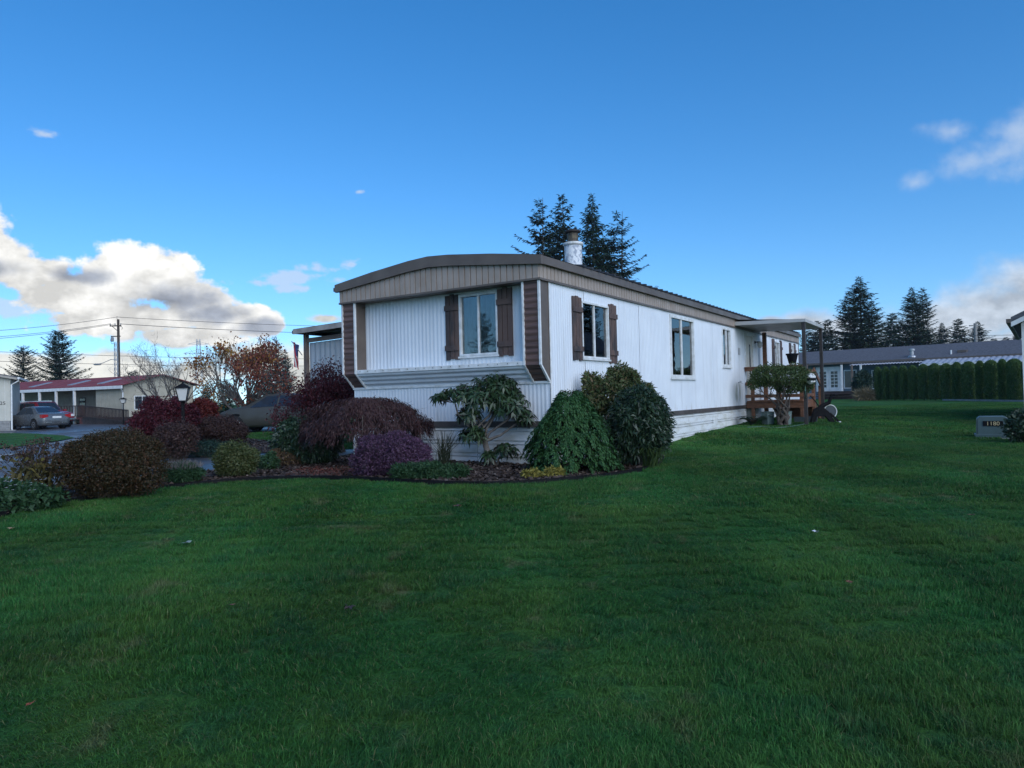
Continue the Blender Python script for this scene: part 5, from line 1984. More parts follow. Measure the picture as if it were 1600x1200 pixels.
# low drooping boughs of the maple, rust on the left, red on the right
cl, cr = [], []
mb = MB()
for k in range(26):
    e = Vector((-1.35 + rg.normal(0, .22), rg.normal(0, .5), rg.uniform(.75, 2.0)))
    mb.tube([(0, 0, 1.0), Vector((0, 0, 1.2)).lerp(e, .55) + Vector((0, 0, .45)), e], [.02, .012, .005], 4, cap=False)
    cl.append(tuple(e))
for k in range(44):
    e = Vector((1.25 + rg.normal(0, .38), rg.normal(0, .6), rg.uniform(.9, 2.4)))
    mb.tube([(0, 0, 1.0), Vector((0, 0, 1.2)).lerp(e, .55) + Vector((0, 0, .45)), e], [.02, .012, .005], 4, cap=False)
    cr.append(tuple(e))
mb.build('bough', M_BARKG, ma)
for pts_, mm in ((cl, LM['maple']), (cr, LM['maplered'])):
    A_ = np.repeat(np.array(pts_), 15, 0) + rg.normal(0, .16, (len(pts_) * 15, 3))
    leaves('foliage', A_, rg.normal(0, 1, A_.shape) + np.array([0, 0, -.6]), rg.normal(0, 1, A_.shape), .10, .07, mm, ma, .2)

# bare round tree by the red-roofed house
bt = G(262, 664)
ba = empty('bare_tree', bt, 0, 'leafless fine-twigged round tree in front of the red-roofed house', 'tree')
rg = np.random.default_rng(82)
mb, tips = MB(), []
for k in range(8):
    a_ = k * .8
    grow(mb, Vector((rg.normal(0, .05), rg.normal(0, .05), .1)), Vector((math.cos(a_) * .7, math.sin(a_) * .6, 1)).normalized(), .085, 1.75, 4, rg, tips, .5, .08, .74, wander=.13, sides=5)
mb.build('trunk', M_BARKG, ba, smooth=True)
T_ = np.array([t[0] for t in tips])
A_ = np.repeat(T_, 3, 0)
leaves('twig', A_, rg.normal(0, 1, A_.shape) + np.array([0, 0, .5]), rg.normal(0, 1, A_.shape), .38, .018, M_BARKG, ba)

# ------------------------------------------------------------------ neighbouring houses
def text_mesh(txt, size, depth=.004):
    cu = bpy.data.curves.new('lettering', 'FONT')
    cu.body = txt
    cu.size = size
    cu.extrude = depth
    cu.align_x = 'CENTER'
    ob = bpy.data.objects.new('lettering', cu)
    me = bpy.data.meshes.new_from_object(ob)
    bpy.data.objects.remove(ob)
    return me


def frame_between(a, b):
    """rotation about z so that local x points from a to b"""
    d = b - a
    return math.atan2(d.y, d.x)


M_CREAM = mat('cream_siding', (.44, .40, .31), .6, (.37, .335, .26), 2, .05)
M_REDROOF = mat('red_metal_roof', (.26, .055, .055), .75, (.17, .04, .042), 1.5, .05, spec=.2)
M_WPAINT = mat('white_paint', (.72, .72, .70), .5, (.6, .6, .58), 5)
M_REDDECK = mat('red_stained_wood', (.17, .045, .03), .6, (.10, .03, .022), 5, .2)
M_DARKDECK = mat('dark_stained_wood', (.06, .035, .028), .6, (.035, .022, .018), 5, .2)
M_CMU = mat('concrete_block', (.26, .26, .25), .9, (.18, .18, .175), 6, .3)
M_SHINGLE = mat('grey_shingle', (.115, .115, .125), .9, (.07, .07, .08), 7, .5, 60, stretch=(1, 1, 2))
M_BLUE = mat('blue_grey_siding', (.10, .15, .19), .6, (.075, .115, .15), 3, .05)
M_PANEG = paneglass('dark_pane')

# house numbered 25, only its right end in view
c25 = G(17, 673)
h25 = empty('white_house', c25, frame_between(Vector((0, 0, 0)), Vector((-.86, -.50, 0))), 'cream-sided house end with the number 25 at the left picture edge', 'house')
# local x runs left along the wall from the corner, y away from the wall's outside is negative normal
ztop25 = D(18, 590, c25.y).z - c25.z
MB().box(0, 7, -6, 0, .62, ztop25).build('wall', mat('cream_panel', (.47, .455, .39), .6, (.41, .40, .34), 2, .05), h25)
fnd = MB().box(.02, 7, -5.9, -.02, -.2, .618).build('foundation', M_CMU, h25)
for r_i in range(3):
    for k in range(9):
        x0 = .03 + k * .405 - (.2 if r_i % 2 else 0)
        MB().box(max(x0, .025), x0 + .395, -.018, .006, .012 + r_i * .202, .205 + r_i * .202).build('block', M_CMU, fnd)
for k in range(12):
    MB().box(.28 + k * .42, .29 + k * .42, 0.001, .008, .64, ztop25 - .02).build('batten', M_WPAINT, h25)
sl25 = .20
rf = MB()
rf.prism([(-.38, ztop25 - .01), (-.38, ztop25 + .05), (3.5, ztop25 + .05 + 3.88 * sl25), (7.4, ztop25 + .05), (7.4, ztop25 - .01), (3.5, ztop25 - .01 + 3.88 * sl25)], -6.3, .34, axis=1)
rf.build('roof', M_SHINGLE, h25)
MB().prism([(0, ztop25 - .01), (3.5, ztop25 - .02 + 3.5 * sl25), (7, ztop25 - .01)], -.1, -.001, axis=1).build('gable', MATS['cream_panel'], h25)
MB().prism([(-.36, ztop25 - .14), (-.36, ztop25 - .012), (3.5, ztop25 - .012 + 3.86 * sl25), (3.5, ztop25 - .14 + 3.86 * sl25)], .30, .345, axis=1).build('rake_board', mat('tan_rake', (.34, .31, .26), .6), h25)
MB().box(-.50, -.385, -6.3, .33, ztop25 - .10, ztop25 + .02).build('gutter', M_WPAINT, h25)
MB().tube([(-.44, .26, ztop25 - .08), (-.42, .2, ztop25 - .22), (-.06, .06, ztop25 - .45), (-.06, .06, .12), (-.10, .25, .03)], .045, 8).build('downspout', M_WPAINT, h25)
sb = MB().box(-.3, .25, .1, .75, -.02, .05).build('splash_block', M_CMU, h25)
tm = link('house_number', text_mesh('25', .30), mat('black_number', (.02, .02, .02), .5), h25)
tm.location = (.40, .014, 1.62)
tm.rotation_euler = (math.pi / 2, 0, math.pi)

# red-roofed house with a carport
pR, pL = D(193, 602, 55.0), D(18, 610, 62.7)
a2 = Vector((pR.x, pR.y, zz(pR.x, pR.y)))
rzr = frame_between(Vector((pR.x, pR.y, 0)), Vector((pL.x, pL.y, 0)))
rh = empty('red_roofed_house', a2, rzr, 'low cream house with red roof, white carport posts and brown ramp', 'house')
ez = pR.z - a2.z
WR = -6.2     # depth of the house, behind the facade
LR = 24.0
rid = D(233, 586, 57.5).z - a2.z
MB().prism([(0.45, ez - .02), (0.45, ez + .03), (WR / 2, rid + .05), (WR - .45, ez + .03), (WR - .45, ez - .02), (WR / 2, rid)], -.45, LR, axis=0).build('roof', M_REDROOF, rh)
MB().box(-.43, LR, .36, .46, ez - .26, ez - .022).build('eave_board', M_WPAINT, rh)
w_ = MB()
w_.prism([(0.0, -.1), (0, ez), (WR / 2, rid - .06), (WR, ez), (WR, -.1)], 0, .1, axis=0)
w_.build('gable_wall', M_CREAM, rh)
for z in (ez - .05,):
    MB().box(-.03, -.002, WR, 0, z - .03, z + .03).build('gable_trim', M_CREAM, rh)
for y0, y1 in ((-2.1, -.9), (-5.2, -4.1)):
    wi = MB().box(-.05, -.003, y0 - .06, y1 + .06, 1.06, 2.16).build('window', M_WPAINT, rh)
    for ya, yb in ((y0, (y0 + y1) / 2 - .03), ((y0 + y1) / 2 + .03, y1)):
        MB().box(-.056, -.051, ya, yb, 1.12, 2.10).build('pane', M_PANEG, wi)
def r_u(px, py, n=0.0):
    o = Vector((0, 0, CAM_H)) - a2
    ex_ = Vector((math.cos(rzr), math.sin(rzr), 0))
    ny_ = Vector((-math.sin(rzr), math.cos(rzr), 0))
    d = ray(px, py)
    k = (n - o.dot(ny_)) / d.dot(ny_)
    return (o + d * k).dot(ex_)


XW = r_u(150, 640)
MB().box(.1, XW, -.10, -.002, -.1, ez - .03).build('front_wall', M_CREAM, rh)
for k in range(int((XW - .4) / .27)):
    MB().box(.3 + k * .27, .315 + k * .27, -.001, .008, .1, ez - .05).build('batten', M_CREAM, rh)
MB().box(XW, LR, -2.6, -2.5, -.1, ez + .3).build('front_wall', mat('shaded_cream', (.30, .27, .21), .6, (.25, .22, .18), 3), rh)  # recessed wall: the cream siding with the porch shade put into its colour
MB().box(XW - .05, XW - .001, -2.6, -.101, -.1, ez + .2).build('return_wall', M_CREAM, rh)
for x0 in (XW + .5, XW + 3.0, XW + 5.6):
    wi = MB().box(x0, x0 + .95, -2.499, -2.47, .5 if x0 > XW + 1 else .3, 2.2).build('window' if x0 > XW + 1 else 'door', M_DARKDECK, rh)
    MB().box(x0 + .1, x0 + .85, -2.469, -2.46, 1.0, 2.1).build('pane', M_PANEG, wi)
for x in (-.3, r_u(116.5, 640, .38), r_u(88, 640, .38), r_u(62, 640, .38), r_u(36, 640, .38)):
    if x < 0:
        MB().tube([(x, .40, ez - .26), (x + .25, .10, ez - .55), (x + .25, .06, .0)], .05, 6).build('downspout', M_WPAINT, rh)
    else:
        MB().box(x - .08, x + .08, .30, .46, -.2, ez - .27).build('post', M_WPAINT, rh)
MB().box(9.3, 20, .28, .34, ez - 1.20, ez - 1.02).build('carport_beam', M_WPAINT, rh)
for x in (3.2, 7.4, 13.2):
    sk = MB()
    sl = (rid + .05 - ez - .03) / (-WR / 2 + .45)
    for (ya, yb, lift) in ((-.3, -1.9, .05),):
        za, zb = ez + .03 + (.45 - ya) * sl, ez + .03 + (.45 - yb) * sl
        sk.add([(x, ya, za + lift), (x + .7, ya, za + lift), (x + .7, yb, zb + lift), (x, yb, zb + lift), (x, ya, za - .02), (x + .7, ya, za - .02), (x + .7, yb, zb - .02), (x, yb, zb - .02)],
               [(0, 1, 2, 3), (0, 4, 5, 1), (1, 5, 6, 2), (2, 6, 7, 3), (3, 7, 4, 0)])
    sk.build('skylight', M_METALG, rh)
# ramp railing and stair
def railing(parent, p0, p1, z0, z1, h, mm, n, name='baluster', rail='railing'):
    p0, p1 = Vector(p0), Vector(p1)
    mb = MB()
    mb.bar((p0.x, p0.y, z0 + h), (p1.x, p1.y, z1 + h), .09, .07)
    mb.bar((p0.x, p0.y, z0 + .12), (p1.x, p1.y, z1 + .12), .06, .06)
    r_ = mb.build(rail, mm, parent)
    for i in range(n + 1):
        f = i / n
        q = p0.lerp(p1, f)
        zb = z0 + (z1 - z0) * f
        MB().box(q.x - .03, q.x + .03, q.y - .025, q.y + .025, zb + .15, zb + h - .035).build(name, mm, r_)
    return r_


railing(rh, (XW, 1.3), (-3.0, 1.6), .55, .1, .95, M_DARKDECK, 36)
MB().box(-3.0, XW, 1.0, 1.08, -.1, .55).build('ramp_side', M_DARKDECK, rh)
XR = r_u(124, 640, 1.0)
railing(rh, (XR, 1.0), (XW + .1, 1.0), .55, .55, .95, M_REDDECK, 12)
MB().box(XW + .05, 12.2, -2.4, .95, .40, .52).build('porch_floor', M_REDDECK, rh)
MB().box(XW + .05, XR, .96, 1.0, -.1, .52).build('porch_skirt', M_REDDECK, rh)
railing(rh, (12.0, .6), (XR + .1, .6), .52, .52, .95, M_DARKDECK, 20)
p_ = G(146, 660)
shrub('porch_shrub', 'dark green shrub in front of the red stained stair', 'shrub', (p_.x, p_.y, p_.z), [(0, 0, .5, .9, .6, .6), (-.7, 0, .4, .6, .5, .5)], 2200, .14, .08, LM['dark'], 91, shell=.25, ntw=0)
p_ = G(172, 662)
shrub('grey_ground_shrub', 'pale grey-green bushes along the foot of the ramp', 'shrub', (p_.x, p_.y, p_.z), [(0, 0, .25, .8, .5, .4), (1.4, 0, .2, .7, .5, .35), (-1.0, 0, .25, .5, .5, .35)], 2600, .12, .05, leafmat('leaf_greygreen', [(.07, .08, .05), (.11, .11, .07), (.14, .12, .08)]), 92, shell=.25, ntw=0)


def lantern_post(loc, h, label, hw=.13, name='lamp_post'):
    lp = empty(name, loc, .3, label, 'lamp')
    mb = MB()
    mb.lathe([(.06, -.1), (.06, .35), (.045, .38), (.035, .42), (.035, h - .42), (.05, h - .40), (.05, h - .36)], n=10)
    mb.build('pole', M_BLACK, lp)
    fr = MB()
    z0, z1 = h - .36, h - .08
    for i, j in ((-1, -1), (1, -1), (1, 1), (-1, 1)):
        fr.bar((i * hw * .58, j * hw * .58, z0), (i * hw, j * hw, z1), .014)
    fr.box(-hw * .62, hw * .62, -hw * .62, hw * .62, z0 - .02, z0 + .005)
    hd = fr.build('lantern_frame', M_BLACK, lp)
    gm = mat('lantern_glass', (.55, .55, .52), .25, (.48, .48, .46), 6)
    for k in range(4):
        T = Matrix.Rotation(k * math.pi / 2, 4, 'Z')
        a, b = hw * .56, hw * .97
        MB().add([T @ Vector(v) for v in ((-a, -a, z0), (a, -a, z0), (b, -b, z1), (-b, -b, z1))], [(0, 1, 2, 3)]).build('pane', gm, hd)
    MB().lathe([(hw * 1.75, z1), (hw * 1.5, z1 + .03), (hw * .8, z1 + .075), (hw * .3, z1 + .10), (.012, z1 + .14)], n=4, T=Matrix.Rotation(math.pi / 4, 4, 'Z')).build('lantern_roof', M_BLACK, lp)
    return lp


lb_ = G(287, 709)
lantern_post(lb_, D(287, 601, lb_.y).z - lb_.z, 'black garden lamp post with a frosted lantern among the shrubs')
l2 = G(193, 664)
lantern_post(Vector((l2.x, l2.y, l2.z)), D(193, 622, l2.y).z - l2.z, 'distant black lamp post in front of the red-roofed house', .19)

# blue-grey house behind the hedge
bL, bR = D(1252, 572, 60.0), D(1680, 555, 47.5)
z0 = zz(bL.x, bL.y)
bh = empty('blue_house', (bL.x, bL.y, z0), frame_between(Vector((bL.x, bL.y, 0)), Vector((bR.x, bR.y, 0))), 'long low blue-grey house with dark shingle roof behind the hedge', 'house')
Lb = (Vector((bR.x, bR.y, 0)) - Vector((bL.x, bL.y, 0))).length
eb = D(1400, 563.5, 55.4).z - z0
rb_ = D(1300, 548.5, 62.5).z - z0
MB().box(-3, Lb + 3, 0, 7, -.2, eb).build('wall', M_BLUE, bh)
MB().prism([(-.6, eb - .02), (-.6, eb + .06), (3.5, rb_), (7.6, eb + .06), (7.6, eb), (3.5, rb_ - .08)], -3.4, Lb + 3.4, axis=0).build('roof', M_SHINGLE, bh)
MB().box(-3.4, Lb + 3.4, -.68, -.60, eb - .10, eb + .05).build('gutter', M_BROWN, bh)


def b_u(px, py, n=0.0):
    """house-local x and height of a pixel on the facade plane"""
    o = Vector((0, 0, CAM_H)) - Vector((bL.x, bL.y, z0))
    ex = Vector((bR.x - bL.x, bR.y - bL.y, 0)).normalized()
    nrm = Vector((-ex.y, ex.x, 0))
    d = ray(px, py)
    k = (n - o.dot(nrm)) / d.dot(nrm)
    p = o + d * k
    return p.dot(ex), p.z


# french doors: two leaves of fifteen panes
x0, zt_ = b_u(1277, 576, -.05)
x1, zb_ = b_u(1313, 611, -.05)
fd = MB().box(x0 - .12, x1 + .12, -.05, -.003, zb_ - .02, zt_ + .1).build('french_door', M_WPAINT, bh)
xm = (x0 + x1) / 2
for a, b in ((x0 + .02, xm - .03), (xm + .03, x1 - .02)):
    lf = MB().box(a, b, -.08, -.051, zb_ + .02, zt_ + .02).build('door_leaf', M_WPAINT, bh)
    wv, hv = (b - a - .36) / 2, (zt_ - zb_ - .55) / 5
    for i in range(2):
        for j in range(5):
            MB().box(a + .16 + i * (wv + .05), a + .16 + i * (wv + .05) + wv, -.088, -.081, zb_ + .32 + j * hv, zb_ + .32 + j * hv + hv - .05).build('pane', M_PANEG, lf)
for px in (1258, 1328, 1372):
    xa, za = b_u(px, 578, -.05)
    wi = MB().box(xa - .5, xa + .5, -.05, -.003, za - 1.5, za + .0).build('window', M_WPAINT, bh)
    MB().box(xa - .42, xa + .42, -.056, -.051, za - 1.42, za - .08).build('pane', M_PANEG, wi)
for px in (1261, 1315, 1331, 1345):
    xa, za = b_u(px, 572, -1.6)
    MB().box(xa - .06, xa + .06, -1.7, -1.58, -.2, za + .1).build('porch_post', M_OLDWOOD if px in (1261, 1331) else M_WPAINT, bh)
dx0, dz = b_u(1278, 612, -2.0)
dx1, _ = b_u(1336, 612, -2.0)
for k in range(3):
    MB().box(dx0, dx1, -2.0 - .3 * k, -1.7 - .3 * k + (1.7 if k == 0 else 0), dz - .06 - .18 * k, dz - .18 * k).build('deck_step', M_DARKDECK, bh)
MB().box(dx0, dx1, -1.98, -1.9, -.2, dz - .07).build('deck_skirt', M_DARKDECK, bh)
# ribbed white patio cover over the hedge
ax0, az0 = b_u(1436, 569, -2.6)
mb = MB()
k = 0
x = ax0
hz = b_u(1500, 560, -.62)[1]
lz = b_u(1500, 566.5, -2.6)[1]
while x < Lb + 3:
    mb.add([(x, -.7, hz), (x + .12, -.7, hz + .04), (x + .22, -.7, hz + .04), (x + .34, -.7, hz), (x, -2.6, lz), (x + .12, -2.6, lz + .04), (x + .22, -2.6, lz + .04), (x + .34, -2.6, lz)],
           [(0, 1, 5, 4), (1, 2, 6, 5), (2, 3, 7, 6)])
    x += .34
mb.build('patio_cover', mat('white_ribbed', (.40, .41, .44), .4, (.30, .30, .34), 3), bh)
MB().box(ax0, Lb + 3, -2.66, -2.6, lz - .12, lz + .02).build('cover_beam', M_WPAINT, bh)
mb = MB()
x = b_u(1330, 570, -.7)[0]
hz2 = b_u(1400, 566.5, -.7)[1]
while x < ax0:
    mb.add([(x, -.66, hz2), (x + .08, -.66, hz2 + .05), (x + .14, -.66, hz2 + .05), (x + .22, -.66, hz2), (x, -1.5, hz2 - .12), (x + .08, -1.5, hz2 - .07), (x + .14, -1.5, hz2 - .07), (x + .22, -1.5, hz2 - .12)],
           [(0, 1, 5, 4), (1, 2, 6, 5), (2, 3, 7, 6)])
    x += .22
mb.build('patio_cover', MATS['white_ribbed'], bh)
# roof vents
def roof_at(px, py):
    """point of the front roof slope seen at a pixel"""
    ex = Vector((bR.x - bL.x, bR.y - bL.y, 0)).normalized()
    ey = Vector((-ex.y, ex.x, 0))
    o = Vector((0, 0, CAM_H)) - Vector((bL.x, bL.y, z0))
    d = ray(px, py)
    sl = (rb_ - eb - .06) / 4.1
    # z = eb+.06 + (y+.6)*sl
    oy, dy = o.dot(ey), d.dot(ey)
    k = (eb + .06 + (oy + .6) * sl - o.z) / (d.z - dy * sl)
    p = o + d * k
    return Vector((p.dot(ex), p.dot(ey), p.z))


v = roof_at(1425, 557.5)
vp = MB().lathe([(.30, -.05), (.26, .06), (.14, .14), (.14, .52)], c=v, n=14).build('roof_vent', M_METALG, bh)
MB().lathe([(.22, .47), (.22, .60), (.05, .64)], c=v, n=14).build('vent_cap', M_METALG, vp)
v = roof_at(1486, 553)
MB().lathe([(.09, -.05), (.06, .0), (.06, .28)], c=v, n=10).build('vent_pipe', M_WPAINT, bh)
v = roof_at(1504, 549.5)
MB().box(v.x - .3, v.x + .3, v.y - .25, v.y + .25, v.z - .05, v.z + .12).build('box_vent', M_BROWN, bh)
p_ = D(1347, 600, 50)
shrub('house_shrub', 'loose grey-green shrub left of the hedge, against the blue house', 'shrub', (p_.x, p_.y, zz(p_.x, p_.y)), [(0, 0, 1.0, .65, .6, .95), (.1, 0, 1.5, .4, .4, .5)], 2600, .20, .05, leafmat('leaf_house_shrub', [(.02, .05, .04), (.035, .07, .05), (.05, .08, .055)]), 93, shell=.3, up=.6, ntw=20, twr=.02)
p_ = D(1354, 622, 47)
shrub('dry_grass_clump', 'straw-coloured ornamental grass at the left foot of the hedge', 'plant', (p_.x, p_.y, zz(p_.x, p_.y)), [(0, 0, .25, .6, .4, .35)], 1500, .4, .02, LM['straw'], 94, shell=.35, up=.9, out=.8, ntw=0)
# pale kerb strip under the hedge
ka, kb = D(1474, 629.5, 41.0), D(1660, 630, 32.5)
mb = MB()
for i in range(12):
    a, b = ka.lerp(kb, i / 12), ka.lerp(kb, (i + 1) / 12)
    mb.bar((a.x, a.y, zz(a.x, a.y) + .03), (b.x, b.y, zz(b.x, b.y) + .03), .12, .12)
tag(mb.build('kerb', M_CMU), 'thin pale concrete strip in front of the right half of the hedge', 'kerb')

# white neighbour on the right, only its corner in view
nc = D(1595.5, 505, 18.0)
nz = zz(nc.x, nc.y)
wn = empty('white_neighbour_house', (nc.x, nc.y, nz), frame_between(Vector((0, 0, 0)), Vector((.80, -.60, 0))), 'white wall and dark eave of a house cut off by the right edge', 'house')
ne = nc.z - nz
mb = MB()
ribs(mb, lambda u, v, n: (u, -n, v), 0, 4, -.1, ne, (), pitch=.2, depth=.012)
mb.quad((0, 0, ne), (4.4, 0, ne), (2.2, 0, ne + 1.1))
mb.build('wall', M_WPAINT, wn)
MB().quad((0, 0, -.1), (0, 8, -.1), (0, 8, ne), (0, 0, ne)).build('side_wall', M_WPAINT, wn)
tipp = D(1587, 497, 17.9)
uptp = D(1600, 436, 17.6)
mb = MB()
mb.prism([(-.20, ne + .02), (-.20, ne + .14), (2.2, ne + 1.35), (4.6, ne + .14), (4.6, ne + .02), (2.2, ne + 1.2)], -.42, 8, axis=1)
mb.build('roof', M_SHINGLE, wn)
MB().box(-.30, -.20, -.42, 8, ne + .0, ne + .10).build('gutter', M_BROWN, wn)
mb = MB()
mb.prism([(-.20, ne - .10), (-.20, ne + .018), (2.2, ne + 1.19), (2.2, ne + 1.05)], -.41, -.36, axis=1)
mb.build('barge_board', M_WPAINT, wn)

# ------------------------------------------------------------------ poles, wires, mast
M_POLE = mat('pole_wood', (.075, .055, .042), .85, (.045, .034, .027), 3, .4, stretch=(4, 4, .6))
M_WIRE = mat('wire', (.03, .03, .035), .6)
M_INS = mat('insulator', (.22, .23, .24), .4)
PY = 75.0
pb = D(186, 600, PY)
pz = zz(pb.x, PY)
ph = D(184.5, 499, PY).z
up_ = empty('utility_pole', (pb.x, PY, pz), 0, 'dark wooden utility pole with crossarms and a street light behind the red roof', 'utility pole')
H_ = ph - pz
MB().lathe([(.17, -.3), (.16, 2), (.12, H_)], n=12).build('pole', M_POLE, up_)
arm = MB().box(-.85, .35, -.12, -.02, H_ - .75, H_ - .63).build('crossarm', M_POLE, up_)
for x in (-.8, -.3, .3):
    MB().lathe([(.03, 0), (.06, .08), (.03, .22)], c=(x, -.07, H_ - .63), n=8).build('insulator', M_INS, arm)
mb = MB()
mb.bar((-.55, -.13, H_ - .75), (-.05, -.13, H_ - 1.2), .05)
mb.build('brace', M_POLE, arm)
a2_ = MB().box(-.75, .25, -.1, -.02, H_ - 1.85, H_ - 1.75).build('crossarm', M_POLE, up_)
MB().lathe([(.14, 0), (.15, .1), (.15, .4), (.10, .48)], c=(-.62, -.06, H_ - 2.35), n=12).build('transformer', M_INS, a2_)
MB().tube([(-.7, 0, H_ - 1.8), (-.85, 0, H_ - 2.2), (-.7, 0, H_ - 2.6), (-.3, 0, H_ - 2.4)], .02, 5).build('jumper', M_WIRE, a2_)
MB().tube([(.15, 0, H_ - .7), (.42, 0, H_ - .85), (.45, 0, H_ - 1.0), (.3, 0, H_ - 1.05)], .025, 5).build('jumper', M_WIRE, arm)
MB().lathe([(.02, 0), (.02, .35)], c=(-.12, 0, H_), n=6).build('top_pin', M_POLE, up_)
la_z = D(185, 563, PY).z - pz
lx = D(152, 569, PY).x - pb.x
sa = MB().tube([(0, 0, la_z), (lx * .35, 0, la_z + .12), (lx * .75, 0, la_z - .25), (lx, 0, la_z - .35)], .03, 6).build('lamp_arm', M_METALG, up_)
MB().lathe([(.10, -.35), (.16, -.25), (.16, .25), (.08, .4)], n=10, T=Matrix.Translation((lx, 0, la_z - .38)) @ Matrix.Rotation(math.pi / 2, 4, 'Y') @ Matrix.Scale(.6, 4, (1, 0, 0))).build('lamp_head', M_METALG, sa)


def wire(a, b, sag, r, label, n=24):
    pts = []
    for i in range(n + 1):
        f = i / n
        p = a.lerp(b, f)
        p.z -= sag * 4 * f * (1 - f)
        pts.append(p)
    tag(MB().tube(pts, r, 5).build('power_line', M_WIRE), label, 'power line')


wtop = Vector((pb.x - .12, PY, ph + .25))
wire(wtop, D(-420, 520, PY - 18), .9, .022, 'topmost wire running from the pole out of the left edge')
wire(Vector((pb.x - .8, PY - .07, ph - .45)), D(-420, 530, PY - 18), .9, .022, 'upper of the two crossarm wires going left from the pole')
wire(Vector((pb.x - .3, PY - .07, ph - .48)), D(-420, 537, PY - 18), .9, .022, 'lower of the two crossarm wires going left from the pole')
wire(wtop, D(900, 508, PY + 25), .7, .022, 'topmost wire running right from the pole to behind the home')
wire(Vector((pb.x + .3, PY - .07, ph - .5)), D(900, 517, PY + 25), .8, .028, 'thick wire running right from the crossarm')
wire(D(-300, 535, PY - 12), D(900, 550, PY + 25), 1.2, .022, 'long wire crossing at mid-height behind the pole')
wire(D(-300, 552, PY - 12), D(900, 558, PY + 25), 1.2, .022, 'lowest long wire above the red roof')

# small lattice mast beside the pole, big lattice tower far away
def lattice(name, loc, H, w0, w1, nseg, r, label, cat, arms=()):
    rt_ = empty(name, loc, .2, label, cat)
    mb = MB()
    for i, j in ((-1, -1), (1, -1), (1, 1), (-1, 1)):
        mb.bar((i * w0 / 2, j * w0 / 2, 0), (i * w1 / 2, j * w1 / 2, H), r)
    for k in range(nseg):
        za, zb = H * k / nseg, H * (k + 1) / nseg
        wa, wb = [w0 + (w1 - w0) * z / H for z in (za, zb)]
        cs_ = [(-1, -1), (1, -1), (1, 1), (-1, 1)]
        for q in range(4):
            (i, j), (i2, j2) = cs_[q], cs_[(q + 1) % 4]
            mb.bar((i * wa / 2, j * wa / 2, za), (i2 * wb / 2, j2 * wb / 2, zb), r * .6)
            mb.bar((i2 * wa / 2, j2 * wa / 2, za), (i * wb / 2, j * wb / 2, zb), r * .6)
    mb.build('lattice_frame', M_METALG, rt_)
    for z, w in arms:
        MB().bar((-w, 0, z), (w, 0, z), r * 1.4).bar((-w, 0, z), (0, 0, z + w * .25), r).bar((w, 0, z), (0, 0, z + w * .25), r).build('crossarm', M_METALG, rt_)
    return rt_


m0, mh = tree_at(182, 535, 70)
lattice('antenna_mast', m0, mh, .35, .25, 16, .03, 'thin grey lattice antenna mast just left of the utility pole', 'mast')
m0, mh = tree_at(311, 530, 210)
lattice('transmission_tower', m0, mh, 2.6, 0.8, 9, .09, 'faint lattice power transmission tower far behind the maple', 'tower', ((mh * .93, 3.0), (mh * .80, 4.2), (mh * .66, 3.2)))
gp = D(1527, 600, 120)
gpo = empty('grey_pole', (gp.x, gp.y, zz(gp.x, gp.y)), 0, 'pale grey utility pole among the firs behind the hedge', 'utility pole')
gph = D(1527, 505, 120).z - zz(gp.x, gp.y)
MB().lathe([(.32, -.2), (.30, 3), (.24, gph)], n=10).build('pole', mat('grey_pole_wood', (.25, .24, .23), .8), gpo)
MB().box(-1.0, 1.0, -.1, .1, gph - .5, gph - .3).build('crossarm', MATS['grey_pole_wood'], gpo)
wire(D(1240, 524, 118), D(1900, 512, 118), .6, .035, 'upper wire running past the firs behind the blue house')
wire(D(1240, 529, 118), D(1900, 518, 118), .6, .035, 'lower wire running past the firs behind the blue house')


